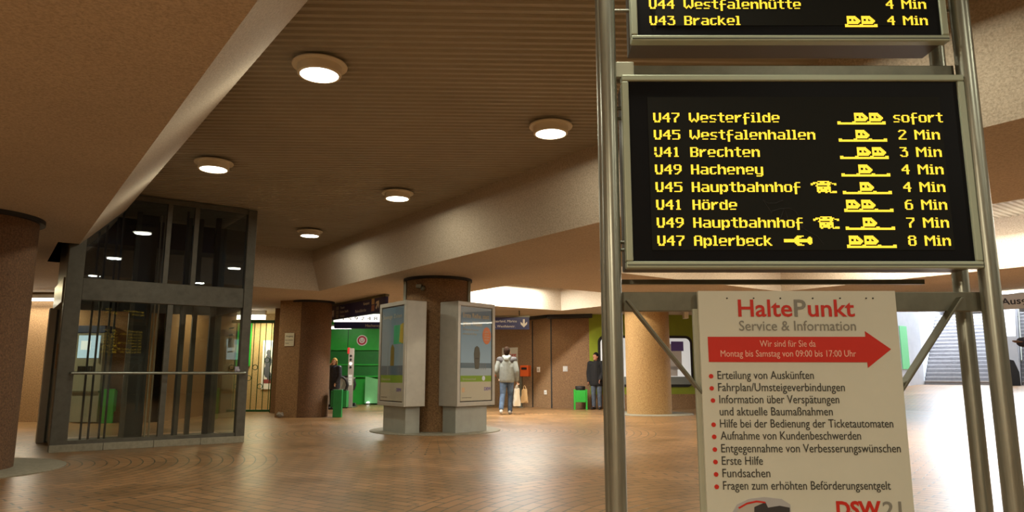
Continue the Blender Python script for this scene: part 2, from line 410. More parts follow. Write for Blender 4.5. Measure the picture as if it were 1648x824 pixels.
# ---------------------------------------------------------------- columns
def column(x, y, label, r=.62, disc=0, m=None):
    t = thing('column', label, 'column', (x, y, 0))
    MB().lathe([(r, 0), (r, ZC-.05)], seg=72).build('shaft', m or aggregate, t, smooth=True)
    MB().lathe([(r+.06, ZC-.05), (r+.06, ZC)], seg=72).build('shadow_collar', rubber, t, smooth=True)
    if disc: MB().lathe([(disc, 0), (disc, .012), (disc-.01, .016)], seg=72).build('floor_disc', concrete, t)
    return t
column(-6.34, 8.22, 'thick brown aggregate column cut off by the left edge of the photo', disc=1.15, m=grain('umber_aggregate', (.17, .09, .042), (.07, .035, .017), 45, .85, .5, 'noise', .012, (.28, .16, .08)))
pil = column(-1.475, 14.02, 'brown aggregate column between the two advertising showcases', disc=1.25)
for s in (-1, 1):
    MB().box((s*.635, -.12, 2.55), (.05, .09, .64)).build('conduit', steel, pil)
MB().box((-.3, -.6, 2.72), (.1, .1, .06)).ball((-.22, -.63, 2.68), .05).build('sensor', steel_dull, pil)
column(3.72, 19.6, 'brown aggregate column painted as brightly lit on a pale floor disc left of the information panel', .6, 1.16, aggregate_lit)
column(-5.19, 18.40, 'dark brown aggregate column beside the iron gate and the green hall', .50, 0, MATS['umber_aggregate'])

# ---------------------------------------------------------------- glass lift shaft
lift = thing('glass_lift', 'glazed lift shaft with bronze frame standing beside the left column', 'lift', AB(11.87, .95), math.atan2(BX.y, BX.x))
W, D, T = 2.48, 1.98, ZR-.03
for x0, x1, y0, y1 in ((-.14, .07, 0, .2), (W-.14, W, 0, .14), (W-.12, W, D-.12, D), (-.12, 0, D-.16, D)):
    MB().span((x0, y0, 0), (x1, y1, T)).build('post', bronze, lift, .008)
MB().span((.07, .02, 2.13), (W-.14, .14, 2.45)).build('front_beam', bronze, lift, .006)
MB().span((.07, .03, T-.07), (W-.14, .11, T)).build('top_rail', bronze, lift)
MB().span((W-.1, .14, 2.13), (W-.02, D-.12, 2.45)).build('side_beam', bronze, lift)
MB().span((0, D-.1, 2.13), (W-.12, D-.02, 2.45)).build('back_beam', bronze, lift)
MB().span((0, D-.1, 3.2), (W-.12, D-.02, 3.28)).build('back_rail', bronze, lift)
for x in (1.12, 1.52): MB().span((x, .04, 2.45), (x+.07, .12, T-.07)).build('upper_mullion', bronze, lift, .004)
MB().span((1.22, .04, .1), (1.30, .12, 2.13)).build('lower_mullion', bronze, lift, .004)
MB().span((.07, .03, .1), (W-.14, .12, .15)).build('sill', bronze, lift)
pl = MB()
for k in range(4): pl.span((-.14+.655*k, -.02, 0), (-.14+.655*k+.65, .13, .1))
pl.build('plinth', concrete, lift, .004)
MB().span((0, .14, 0), (W, D, .03)).build('pit_floor', mat('pit_floor', (.03, .033, .035), .5), lift)
gm = [('front_glass', (.07, .075, .15), (1.22, .083, 2.13)), ('front_glass', (1.30, .075, .15), (W-.14, .083, 2.13)),
      ('front_glass', (.07, .075, 2.45), (1.12, .083, T-.07)), ('front_glass', (1.19, .075, 2.45), (1.52, .083, T-.07)), ('front_glass', (1.59, .075, 2.45), (W-.14, .083, T-.07)),
      ('side_glass', (W-.06, .14, .06), (W-.052, D-.12, 2.13)), ('side_glass', (W-.06, .14, 2.45), (W-.052, D-.12, T)),
      ('back_glass', (0, D-.06, .06), (W-.12, D-.052, 2.13)), ('back_glass', (0, D-.06, 2.45), (W-.12, D-.052, 3.2))]
for n, lo, hi in gm: MB().span(lo, hi).build(n, shadeglass if lo[2] > 2 else glass, lift)
MB().span((0, D-.06, 3.28), (W-.12, D-.05, T)).build('night_light_panel', mat('night_light_blue', (.015, .026, .055), .15), lift)  # dark blue painted here for night light from above the shaft
MB().tube([(.02, .06, 1.085), (.03, -.07, 1.085), (W-.06, -.07, 1.085), (W-.05, .04, 1.085)], .021, 12).build('handrail', steel, lift, smooth=True)
g = mat('lift_guides', (.014, .014, .015), .5)
for x in (.26, .36, .50, .57): MB().span((x, .55, .03), (x+.028, .58, T-.05)).build('cable', g, lift)
MB().span((.92, 1.2, .03), (1.2, 1.3, T-.05)).build('sign_reflection', mat('reflection_grey', (.035, .038, .036), .5), lift)  # dark panel standing in for the sign's reflection in the glass
for x in (1.21, 1.27): MB().span((x, 1.1, .03), (x+.022, 1.14, T-.05)).build('guide_rail', mat('pale_guide', (.4, .34, .24), .5), lift)
for x in (.84, 1.62, 1.80): MB().span((x, 1.0, .03), (x+.07, 1.08, T-.05)).build('guide_rail', bronze, lift)
MB().span((2.02, .75, .03), (2.10, .82, T-.05)).build('guide_rail', g, lift)
MB().span((1.5, .5, .03), (1.53, .53, T-.05)).build('cable', g, lift)
# door side
MB().span((-.16, .2, 2.1), (-.06, D-.16, 2.46)).build('door_header', alu, lift, .004)
MB().span((-.12, .2, 2.46), (-.06, D-.16, T)).build('header_panel', black, lift)
MB().span((-.20, 1.72, 0), (-.10, 1.94, 2.12)).build('door_jamb', alu, lift, .006)
MB().span((-.07, .2, .03), (-.03, 1.0, 2.1)).build('door_leaf', steel, lift, .003)
MB().span((-.07, 1.0, .03), (-.03, 1.72, 2.1)).build('door_leaf', steel, lift, .003)
MB().span((-.15, .22, 1.15), (-.12, .3, 1.5)).build('call_panel', mat('call_panel', (.45, .26, .12), .4), lift)
st = MB()
for a, b in (((.75, 1.45), (1.05, 1.45)), ((1.05, 1.45), (1.05, 1.85)), ((1.05, 1.85), (.75, 1.85)), ((.75, 1.85), (.75, 1.45))):
    st.bar((W-.065, a[0], a[1]), (W-.065, b[0], b[1]), .004, .022)
for y in (.82, .9, .98): st.cyl((W-.066, y, 1.52), (W-.066, y, 1.68), .02, seg=8).ball((W-.066, y, 1.73), .024, seg=8)
st.build('lift_pictogram', mat('etched_white', (.5, .52, .5), .6), lift)
MB().span((W-.2, .02, 1.1), (W-.12, .055, 1.19)).ball((W-.16, .0, 1.13), .03).build('sticker', mat('sticker_print', (.45, .42, .5), .5), lift)

# ---------------------------------------------------------------- advertising showcases on the column
def showcase(name, p, q, dep, label, art):
    p, q = Vector((*p, 0)), Vector((*q, 0)); L = (q-p).length
    t = thing('advertising_showcase', label, 'showcase', p, math.atan2((q-p).y, (q-p).x), 'advertising showcases on the column')
    z0, z1 = .49, 2.40
    MB().prism([(0, 0), (L, 0), (L, dep), (0, dep)], z0, z1).build('case', alu, t, .012)
    MB().prism([(.07, .07), (L-.12, .07), (L-.12, dep-.04), (.07, dep-.04)], 0, z0).build('base', grain('base_grey', (.36, .37, .33), (.32, .33, .295), 6, .5, 0, metal=.2), t, .006)
    fr = MB(); f = .075
    fr.span((0, -.03, z0), (L, 0, z0+f)).span((0, -.03, z1-f), (L, 0, z1)).span((0, -.03, z0+f), (f, 0, z1-f)).span((L-f, -.03, z0+f), (L, 0, z1-f))
    fr.build('door_frame', alu, t, .006)
    MB().span((f, -.010, z0+f), (L-f, -.004, z1-f)).build('gasket', black, t)
    po = MB().span((f+.02, -.014, z0+f+.02), (L-f-.02, -.010, z1-f-.02)).build('poster', art[0], t)
    lo, hi, pw = z0+f+.02, z1-f-.02, L-2*f-.04
    art[1](po, f+.02, lo, pw, hi-lo)
    MB().span((f, -.024, z0+f), (L-f, -.020, z1-f)).build('pane', clear, t)
    for s in (0, 1):
        MB().cyl((L*(.3+.4*s), dep*.5, z1), (L*(.3+.4*s), dep*.5, z1+.012), .05).build('lug', steel_dull, t)
    return t
def sky_print(name, top, bottom):
    m = mat(name, top, .5); p = m.node_tree.nodes['Principled BSDF']
    tc = nd(m, 'ShaderNodeTexCoord'); s = nd(m, 'ShaderNodeSeparateXYZ'); lk(m, tc.outputs['Object'], s.inputs[0])
    mr = nd(m, 'ShaderNodeMapRange'); mr.inputs['From Min'].default_value = .9; mr.inputs['From Max'].default_value = 2.3; lk(m, s.outputs[2], mr.inputs[0])
    r = nd(m, 'ShaderNodeValToRGB'); r.color_ramp.elements[0].color = (*bottom, 1); r.color_ramp.elements[1].color = (*top, 1)
    lk(m, mr.outputs[0], r.inputs[0]); lk(m, r.outputs[0], p.inputs['Base Color']); return m
def flat(po, name, m, x0, x1, z0, z1, y=-.0165):
    return MB().span((x0, y, z0), (x1, y+.002, z1)).build(name, m, po)
lime = mat('lime_print', (.25, .42, .03), .5); violet = mat('violet_print', (.18, .14, .42), .5); orange = mat('orange_print', (.72, .22, .08), .5)
def art_sea(po, x, z, wd, h):
    flat(po, 'footer', cream, x, x+wd, z, z+h*.20); flat(po, 'green_band', lime, x, x+wd, z+h*.20, z+h*.265)
    flat(po, 'sea', mat('sea_print', (.13, .20, .27), .5), x, x+wd, z+h*.345, z+h*.40); flat(po, 'surf', mat('surf_print', (.42, .52, .62), .5), x, x+wd, z+h*.265, z+h*.345)
    ch = MB(); cx = x+wd*.52
    ch.prism([(cx-.07, z+h*.40), (cx-.085, z+h*.5), (cx-.06, z+h*.565), (cx, z+h*.585), (cx+.06, z+h*.565), (cx+.085, z+h*.5), (cx+.07, z+h*.40), (cx+.05, z+h*.335), (cx-.05, z+h*.335)], .017, .019, Matrix.Rotation(math.pi/2, 4, 'X'))
    ch.build('beach_chair', mat('basket_grey', (.12, .12, .10), .6), po)
    flat(po, 'seat_print', mat('seat_print', (.06, .055, .05), .6), cx-.05, cx+.05, z+h*.44, z+h*.455, -.0205)
    for k in range(4): flat(po, 'jetty_post', mat('jetty_print', (.3, .3, .3), .6), cx+.09+.05*k, cx+.10+.05*k, z+h*.33, z+h*.40, -.0185)
    for s_, a_, b_, zz in (('Erste', .06, .25, .885), ('Reihe', .36, .28, .885), ('statt', .70, .22, .885), ('graue', .06, .25, .80), ('Wolken', .36, .32, .80)): text('headline', s_, cream, po, (x+wd*a_, -.0175, z+h*zz), .12, width=wd*b_, bold=.003)
    text('small_text', 'Wir lassen die Sonne rein', cream, po, (x+.05, -.0175, z+h*.745), .06, width=wd*.5)
    text('small_text', 'und senken die Preise', cream, po, (x+.05, -.0175, z+h*.70), .06, width=wd*.45)
    MB().lathe([(.001, -.0), (.14, 0), (.14, .003)], seg=32).build('price_badge', orange, po, M=Matrix.Translation((x+wd*.84, -.0155, z+h*.70)) @ Matrix.Rotation(math.pi/2, 4, 'X') @ Matrix.Diagonal((.85, 1.15, 1, 1)))
    for k in range(4): text('badge_text', ('Jetzt', 'sparen', '50 Euro', 'sichern')[k], cream, po, (x+wd*.84, -.0205, z+h*.735-.05*k), .045, align='CENTER')
    text('band_text', 'Stromwechsel', cream, po, (x+.05, -.0185, z+h*.218), .06, width=wd*.42)
    MB().ball((x+wd*.74, -.019, z+h*.235), .045, (1, .1, 1)).build('band_dot', mat('pale_dot', (.7, .75, .9), .4), po)
    text('logo', 'DEW', violet, po, (x+wd*.76, -.0185, z+h*.105), .085, bold=.003); flat(po, 'stamp', mat('peach_print', (.75, .5, .3), .5), x+.04, x+.11, z+h*.09, z+h*.14, -.0185)
    text('small_text', 'Dortmunder Energie', greytx, po, (x+.04, -.0185, z+h*.03), .03)
def art_cup(po, x, z, wd, h):
    flat(po, 'footer', cream, x, x+wd, z, z+h*.19); flat(po, 'green_band', lime, x, x+wd, z+h*.19, z+h*.27)
    flat(po, 'horizon', mat('sea_print', (.13, .20, .27), .5), x, x+wd, z+h*.27, z+h*.37)
    flat(po, 'green_square', mat('mint_print', (.07, .52, .25), .5), x+wd*.56, x+wd*.98, z+h*.60, z+h*.80)
    MB().prism([(x+wd*.82, z+h*.62), (x+wd*.99, z+h*.60), (x+wd*.99, z+h*.82), (x+wd*.86, z+h*.80)], .018, .020, Matrix.Rotation(math.pi/2, 4, 'X')).build('yellow_shape', mat('ochre_print', (.55, .42, .04), .5), po)
    MB().prism([(x+wd*.44, z+h*.37), (x+wd*.60, z+h*.37), (x+wd*.60, z+h*.56), (x+wd*.52, z+h*.60), (x+wd*.45, z+h*.56)], .018, .020, Matrix.Rotation(math.pi/2, 4, 'X')).build('yellow_bottle', mat('bottle_print', (.38, .28, .05), .5), po)
    for k, c in ((.30, .03), (.88, .03)): flat(po, 'pale_stripe', mat('pale_stripe', (.32, .42, .46), .5), x+wd*k, x+wd*(k+c), z+h*.27, z+h*.62)
    for s_, a_, b_ in (('Sonnige', .06, .42), ('Zeiten', .54, .36)): text('headline', s_, cream, po, (x+wd*a_, -.0175, z+h*.88), .11, width=wd*b_)
    text('band_text', 'Ökostrom', cream, po, (x+.05, -.0185, z+h*.215), .06, width=wd*.4)
    text('logo', 'DEW', violet, po, (x+wd*.74, -.0185, z+h*.10), .085, bold=.003)
    text('small_text', 'Dortmunder Energie', greytx, po, (x+.04, -.0185, z+h*.03), .03)
showcase('a', (-2.54, 13.76), (-1.90, 12.86), .40, 'silver showcase left of the column, blue poster with green square', (sky_print('sky_print_one', (.17, .27, .36), (.38, .52, .62)), art_cup))
showcase('b', (-1.01, 13.0), (-.35, 13.80), .44, 'silver showcase right of the column, blue beach chair poster with red badge', (sky_print('sky_print_two', (.17, .30, .48), (.44, .62, .80)), art_sea))

# ---------------------------------------------------------------- departure stand
SY = 3.10
stand = thing('sign_stand', 'tall stainless tube stand carrying both departure displays and the information panel', 'sign stand', (1.275, SY, 0))
def SL(x, y, z): return (x-1.275, y-SY, z)
TOPZ = 3.78
for x, r in ((.445, .038), (2.105, .041)):
    MB().cyl(SL(x, SY, 0), SL(x, SY, TOPZ), r, seg=32).build('post', steel, stand, smooth=True)
    MB().cyl(SL(x+.004, SY+.205, 0), SL(x+.004, SY+.205, TOPZ), r-.006, seg=32).build('post', steel, stand, smooth=True)
    MB().cyl(SL(x, SY+.1, 0), SL(x, SY+.1, .012), .17, seg=32).build('foot_plate', steel_dull, stand)
    for z in (3.2,): MB().box(SL(x, SY+.1, z), (.03, .16, .05)).build('tie', steel_dull, stand)
MB().span(SL(.48, SY+.03, 2.435), SL(2.07, SY+.075, 2.505)).build('upper_beam', steel_dull, stand, .003)
MB().span(SL(.478, SY-.005, 2.433), SL(.565, SY+.03, 2.507)).build('beam_end', mat('pale_steel', (.45, .47, .38), .4, .3), stand, .003)
MB().span(SL(.45, SY+.03, 1.352), SL(2.10, SY+.075, 1.437)).build('lower_beam', steel_dull, stand, .003)
MB().bar(SL(.505, SY+.02, 1.40), SL(.86, SY+.02, .945), .012, .058, (0, 1, 0)).build('brace', steel_dull, stand, .003)
MB().bar(SL(1.975, SY+.02, 1.41), SL(1.635, SY+.02, .95), .012, .058, (0, 1, 0)).build('brace', steel_dull, stand, .003)
for x in (.84, 1.65): MB().span(SL(x-.02, SY+.03, .2), SL(x+.02, SY+.07, 1.352)).build('panel_rail', steel_dull, stand)
for x0, x1 in ((.46, .56), (1.99, 2.10)):
    for z in (2.30, 2.25, 1.665, 1.63, 2.79):
        MB().cyl(SL(x0, SY+.05, z), SL(x1, SY+.05, z), .008, seg=10).build('bracket_rod', steel, stand)
MB().bar(SL(.51, SY+.22, 1.505), SL(1.94, SY+.22, 1.505), .03, .022).build('rear_rail', steel_dull, stand)

G = {  # dot matrix letters, nine rows and two below the line
'U': '##...##/##...##/##...##/##...##/##...##/##...##/##...##/.##.##./.#####.',
'4': '....##./...###./..####./.##.##./##..##./#######/....##./....##./....##.',
'7': '#######/.....##/.....##/....##./...##../..##.../..##.../..##.../..##...',
'5': '#######/##...../##...../######./.....##/.....##/.....##/.....##/######.',
'1': '..##./.###./..##./..##./..##./..##./..##./..##./.####',
'9': '.#####./##...##/##...##/##...##/.######/.....##/....##./...##../.###...',
'6': '..####./.##..../##...../######./##...##/##...##/##...##/##...##/.#####.',
'8': '.#####./##...##/##...##/.#####./##...##/##...##/##...##/##...##/.#####.',
'3': '######./....##./...##../..####./.....##/.....##/.....##/##...##/.#####.',
'2': '.#####./##...##/.....##/....##./...##../..##.../.##..../##...../#######',
'W': '##.....##/##.....##/##.....##/##.....##/##.....##/##..#..##/##.###.##/.###.###./..#...#..',
'B': '######./##...##/##...##/##...##/######./##...##/##...##/##...##/######.',
'H': '##...##/##...##/##...##/##...##/#######/##...##/##...##/##...##/##...##',
'A': '.#####./##...##/##...##/##...##/#######/##...##/##...##/##...##/##...##',
'M': '##.....##/###...###/####.####/##.###.##/##..#..##/##.....##/##.....##/##.....##/##.....##',
'e': '/.'.join(['']*1)+'......./......./.#####./##...##/##...##/#######/##...../......./.#####.',
's': '....../....../.#####/##..../##..../.####./....##/....../#####.',
't': '..##../..##../######/..##../..##../..##../..##../..##../...###',
'r': '....../....../##.###/#####./###.../##..../##..../##..../##....',
'f': '..####/.##.../.##.../.##.../######/.##.../.##.../.##.../.##.../.##.../.##...',
'i': '.##./..../###./.##./.##./.##./.##./.##./####',
'l': '###./.##./.##./.##./.##./.##./.##./.##./####',
'd': '.....##/.....##/.###.##/##.####/##...##/##...##/##...##/##...##/.######',
'a': '......./......./.#####./.....##/.....##/.######/##...##/##...##/.######',
'n': '......./......./##.###./###.###/##...##/##...##/##...##/##...##/##...##',
'h': '##...../##...../##.###./###.###/##...##/##...##/##...##/##...##/##...##',
'c': '....../....../.#####/##..../##..../##..../##..../##..##/.####.',
'y': '......./......./##...##/##...##/##...##/##...##/##...##/##...##/.######/.....##/.#####.',
'u': '......./......./##...##/##...##/##...##/##...##/##...##/##...##/.######',
'p': '......./......./##.###./###.###/##...##/##...##/##...##/###.###/##.###./##...../##.....',
'b': '##...../##...../##.###./###.###/##...##/##...##/##...##/##...##/######.',
'o': '......./......./.#####./##...##/##...##/##...##/##...##/##...##/.#####.',
'k': '##...../##...../##..##./##.##../####.../####.../##.##../##..##./##...##',
'ö': '.##.##./......./.#####./##...##/##...##/##...##/##...##/##...##/.#####.',
'ü': '.##.##./......./##...##/##...##/##...##/##...##/##...##/##...##/.######',
'~car': '########..../#########.../##########../##..##.####./##..##..####/############/###########./##########..',
'~hall': '......##########....../..####..####..####..../####.############.####/##...############...##/....##........##....../.....############...../.....#####.######...../.....############...../.....##.######.##...../.....############.####/......##....##..######',
'~plane': '...........######......./..........#####......##./.........####.......####/########################.'[:-1]+'/########################/########################/.........####.......####/..........#####......##./...........######.......',
}
PX, PZ = .00522, .00508
def dots(s, x, z, out):
    for r, row in enumerate(s.split('/')):
        for c, ch in enumerate(row):
            if ch == '#': out.append((x+c, z+r))
    return max(len(r) for r in s.split('/'))
def word(s, x, out):
    for ch in s:
        x += 7 if ch == ' ' else dots(G[ch], x, 0, out)+1
    return x
amber = mat('amber_diode', (.3, .2, .02), .5, emit=(1.0, .64, .035), estr=1.55)
panelm = matte(mat('diode_panel', (.011, .012, .010), .7), .15)
def display(label, z0, z1, x0, x1, rows, zrow, xrow, py0, rnd):
    """departure display: casing, bezel, panel and one mesh per lit row"""
    t = thing('departure_display', label, 'display', (1.275, SY, z0), 0, 'departure displays on the stand')
    def L(x, y, z): return (x-1.275, y-SY, z-z0)
    y0, y1 = SY-.035, SY+.17
    MB().span(L(x0+.012, y0+.02, z0+.008), L(x1-.012, y1, z1-.008)).build('casing', mat('casing_grey', (.09, .085, .075), .5, .3), t, .004)
    bz = mat('bezel_grey', (.38, .43, .33), .45, .2); f = .031; b = MB()
    b.span(L(x0, y0, z0), L(x1, y0+.05, z0+f)).span(L(x0, y0, z1-f), L(x1, y0+.05, z1)).span(L(x0, y0, z0+f), L(x0+f, y0+.05, z1-f)).span(L(x1-f, y0, z0+f), L(x1, y0+.05, z1-f))
    b.build('bezel', bz, t, .006)
    MB().span(L(x0+.004, y0-.002, z0+.012), L(x1-.004, y0+.001, z0+.015)).build('seam', black, t)
    MB().span(L(x0+f, y0+.012, z0+f), L(x1-f, y0+.018, z1-f)).build('front_plate', matte(mat('front_plate', (.004, .004, .005), .5), .12), t)
    MB().span(L(x0+f+.085, y0+.009, z0+f+.05), L(x1-f-.085, y0+.012, z1-f-.075 if rnd else z1-f-.05)).build('diode_panel', panelm, t)
    back = []
    for k, (line, dest, cars, n_bays, sym, tm) in enumerate(rows):
        out = []; word(line, 0, out); groups = [('line_number', out)]
        out = []; word(dest, 31, out); groups.append(('destination', out))
        if sym:
            out = []; dots(G['~hall'], 133, -1, out) if sym == 'hall' else dots(G['~plane'], 107, 0, out)
            groups.append(('symbol', out))
        if n_bays:
            out = []; groups.append(('train_diagram', out))
            tx = 160 if n_bays == 3 else 174; ln = 13*n_bays+3; tx = 202-ln+1 if n_bays != 3 else tx
            for c in range(ln):
                out += [(tx+c, 9), (tx+c, 10)]
            for i in range(n_bays+1): out += [(tx+13*i, 8), (tx+13*i+1, 8), (tx+13*i+2, 8)][:3]
            for bay in cars: dots(G['~car'], tx+2+13*bay, 0, out)
        out = []; groups.append(('waiting_time', out))
        if tm == 'sofort': word(tm, 209, out)
        else: word(tm[0], 212, out); out = []; word(tm[2:], 226, out); groups.append(('time_unit', out))
        for gname, out in groups:
            m = MB(); h = .00225
            if k == rnd and gname == 'line_number': out = [o for o in out if o not in ((0, 4), (1, 4))]   # dead diodes
            for c, r in sorted(set(out)):
                X = xrow+c*PX; Z = zrow-k*16*PZ-r*PZ; p = L(X, y0+.0075, Z)
                m.quad((p[0]-h*1.08, p[1], p[2]-h), (p[0]+h*1.08, p[1], p[2]-h), (p[0]+h*1.08, p[1], p[2]+h), (p[0]-h*1.08, p[1], p[2]+h))
            back.append(m.build(gname, amber, t, recalc=False))
    # the same rows on the rear side
    MB().span(L(x0+f, y1, z0+f), L(x1-f, y1+.004, z1-f)).build('rear_plate', matte(mat('front_plate', (.004, .004, .005), .5), .12), t)
    for o in back:
        c = o.copy(); C.objects.link(c); c.parent = t; c.rotation_euler = (0, 0, math.pi); c.location = (0, (y1-SY)+.006+(y0+.0075-SY), 0)
    return t
p0 = at_y(1005, 438, SY-.035); p1 = at_y(1549, 131, SY-.035)
zr = at_y(1052, 182, SY-.03); xr = .622
main = [('U47', 'Westerfilde', (1, 2), 3, '', 'sofort'), ('U45', 'Westfalenhallen', (1,), 3, '', '2 Min'), ('U41', 'Brechten', (1, 2), 3, '', '3 Min'),
        ('U49', 'Hacheney', (1,), 3, '', '4 Min'), ('U45', 'Hauptbahnhof', (1,), 3, 'hall', '4 Min'), ('U41', 'Hörde', (0, 1), 3, '', '6 Min'),
        ('U49', 'Hauptbahnhof', (1,), 3, 'hall', '7 Min'), ('U47', 'Aplerbeck', (0, 1), 3, 'plane', '8 Min')]
big = display('large departure display listing eight trains below the upper one', 1.535, 2.432, .502, 2.068, main, zr.z, at_y(1052, 182, SY-.03).x, 0, 2)
scr = MB()
for path in ([(1228, 322), (1236, 327), (1248, 327), (1260, 322)], [(1228, 322), (1236, 334), (1242, 343)], [(1242, 340), (1256, 336), (1270, 335), (1280, 340), (1288, 352), (1292, 366)], [(1256, 352), (1262, 336), (1268, 352)], [(1290, 352), (1290, 366), (1300, 372), (1315, 380), (1326, 394)]):
    P = [at_y(a, b, SY-.026) for a, b in path]; scr.tube([(p.x-1.275, p.y-SY, p.z-1.535) for p in P], .0012, 6)
scr.build('scribble', rubber, big)
zu = at_y(1046, 26, SY-.03).z
display('upper departure display, cut by the top edge, listing two trains', 2.595, 3.28, .553, 2.025,
        [('U44', 'Westfalenhütte', (), 0, '', '4 Min'), ('U43', 'Brackel', (0, 1), 2, '', '4 Min')], zu+16*PZ, at_y(1046, 26, SY-.03).x, 0, 9)

# information panel
info = thing('information_panel', 'white service information panel with red arrow hanging under the displays', 'sign', (1.275, SY, .24))
def IL(p): return (p.x-1.275, p.y-SY, p.z-.24)
YP = SY-.012
MB().span((.815-1.275, -.010, 0), (1.68-1.275, .012, 1.197)).build('board', grain('panel_white', (.56, .56, .48), (.54, .54, .46), 4, .45, 0), info, .002)
MB().span((.795-1.275, .012, -.02), (.815-1.275, .03, 1.12)).build('edge_profile', mat('pale_steel', (.45, .47, .38), .4, .3), info)
MB().span((1.68-1.275, .012, -.02), (1.69-1.275, .03, 1.12)).build('edge_profile', mat('pale_steel', (.45, .47, .38), .4, .3), info)
def put(body, px, py, capt, m, width_px, bold=0, name='text_line'):
    """line of print whose baseline starts at the measured spot"""
    p = at_y(px, py, YP); q = at_y(px+width_px, py, YP); l = IL(p)
    return text(name, body, m, info, l, capt, width=q.x-p.x, bold=bold)
hw = .0031
put('Halte', 1188.5, 509, .105, red, 87, .0015, 'title'); put('P', 1279, 509, .105, greytx, 19, .0015, 'title'); put('unkt', 1301, 509, .105, red, 75, .0015, 'title')
put('Service & Information', 1190, 532, .062, greytx, 188, 0, 'subtitle')
A_ = [(1139, 542), (1393, 542), (1392, 533), (1434, 562), (1397, 592), (1396, 583), (1141, 582.5)]
pts = [IL(at_y(a, b, YP)) for a, b in A_]
MB().prism([(p[0], p[2]) for p in pts], .0105, .0125, Matrix.Rotation(math.pi/2, 4, 'X')).build('red_arrow', red, info)
YP = SY-.0135
put('Wir sind für Sie da', 1223, 558, .04, pinktx, 90); put('Montag bis Samstag von 09:00 bis 17:00 Uhr', 1160, 574, .04, pinktx, 218)
YP = SY-.012
rows = [('Erteilung von Auskünften', 1155, 610, 155), ('Fahrplan/Umsteigeverbindungen', 1156, 629.5, 204), ('Information über Verspätungen', 1158, 649, 193),
        ('und aktuelle Baumaßnahmen', 1158.5, 668.5, 182), ('Hilfe bei der Bedienung der Ticketautomaten', 1159, 688, 279), ('Aufnahme von Kundenbeschwerden', 1160, 707.5, 226),
        ('Entgegennahme von Verbesserungswünschen', 1161, 728, 289), ('Erste Hilfe', 1162, 748, 66), ('Fundsachen', 1163, 768, 77), ('Fragen zum erhöhten Beförderungsentgelt', 1164, 788, 270)]
for k, (s, px, py, wp) in enumerate(rows):
    put(s, px, py, .05, darktx, wp)
    if k != 3:
        p = IL(at_y(px-10.5, py-4.5, YP)); MB().cyl((p[0], -.0125, p[2]), (p[0], -.0095, p[2]), .0095, seg=20).build('bullet', red, info)
put('DSW', 1347, 831, .085, red, 72, .003, 'logo'); put('21', 1422, 831, .085, greytx, 30, .001, 'logo')
def ppoly(name, pts, m, d=.0122):
    P = [IL(at_y(a, b, SY-d)) for a, b in pts]; MB().prism([(p[0], p[2]) for p in P], d-.002, d, Matrix.Rotation(math.pi/2, 4, 'X')).build(name, m, info)
ppoly('printed_sky', [(1178, 826), (1186, 812), (1205, 803), (1230, 800), (1258, 803), (1272, 812), (1276, 860), (1178, 860)], mat('hazy_print', (.36, .36, .37), .5))
ppoly('printed_building', [(1186, 822), (1200, 812), (1218, 807), (1232, 808), (1233, 860), (1186, 860)], mat('pale_facade_print', (.40, .37, .33), .5), .0128)
ppoly('printed_building', [(1214, 816), (1232, 808), (1236, 817), (1255, 814), (1271, 817), (1272, 860), (1214, 860)], mat('dark_facade_print', (.035, .033, .035), .5), .0134)
ppoly('printed_roof', [(1188, 817), (1202, 809), (1218, 805.5), (1232, 807.5), (1232, 810), (1218, 808.5), (1202, 812), (1190, 819)], red, .0139)
for k in range(7):
    p = IL(at_y((1170, 1213, 1256, 1308, 1352, 1394, 1405)[k], 480, YP)); MB().cyl((p[0], -.0125, p[2]), (p[0], -.0095, p[2]), .0035, seg=10).build('screw', darktx, info)

# ---------------------------------------------------------------- gallery behind the gate, left side
gate = thing('iron_gate', 'dark green framed gate with thin scrolled bars beside the brown column', 'gate', (-7.42, 20.3, 0))
MB().span((.62, -.04, 0), (.80, .06, 2.58)).build('frame_post', darkgreen, gate, .006)
MB().span((-1.1, -.04, 0), (-1.0, .06, 2.58)).build('frame_post', darkgreen, gate, .006)
MB().span((-1.0, -.04, 2.5), (.62, .06, 2.58)).build('top_rail', darkgreen, gate, .006)
MB().span((-1.0, -.03, 0.02), (.62, .03, .08)).build('bottom_rail', darkgreen, gate, .006)
for k in range(10):
    x = -.92+.165*k; b = MB()
    b.cyl((x, 0, .08), (x, 0, 2.5), .011, seg=8); b.build('bar', darkgreen, gate)
    zc = (1.45, .95, 1.25, .72)[k % 4]
    b = MB(); b.tube([(x+.075+.07*math.cos(t*math.pi/8), 0, zc+.07*math.sin(t*math.pi/8)) for t in range(-8, 9)], .010, 6); b.build('scroll', darkgreen, gate)
gp = thing('wall_poster', 'white poster with a dark figure seen through the iron gate', 'poster', (-7.58, 22.28, .6))
MB().span((-.19, -.012, 0), (.19, 0, 1.5)).build('sheet', white, gp)
b = MB()
for (x, z, rx, rz) in ((0, 1.12, .07, .09), (0, .85, .11, .22), (-.03, .55, .09, .2), (.05, .38, .07, .16)): b.ball((x, -.013, z), 1, (rx, .004, rz), 14)
b.build('printed_figure', mat('figure_print', (.09, .10, .13), .6), gp)
MB().span((-.12, -.016, .18), (.13, -.012, .3)).build('printed_base', mat('maroon_print', (.25, .05, .05), .6), gp)
tag(MB().span((-.25, 0, 0), (.21, .05, 1.45)).build('green_board', green, M=Matrix.Translation((-8.35, 22.23, 1.3))), 'bright green board high on the wall behind the iron gate', 'board')
tag(MB().span((0, 0, 0), (.07, .05, 2.6)).build('green_jamb', green, M=Matrix.Translation((-7.32, 22.23, .1))), 'narrow green upright strip right of the poster behind the gate', 'strip')
cl = thing('ceiling_light', 'glowing box light above the iron gate', 'light', (-7.65, 21.0, 2.66))
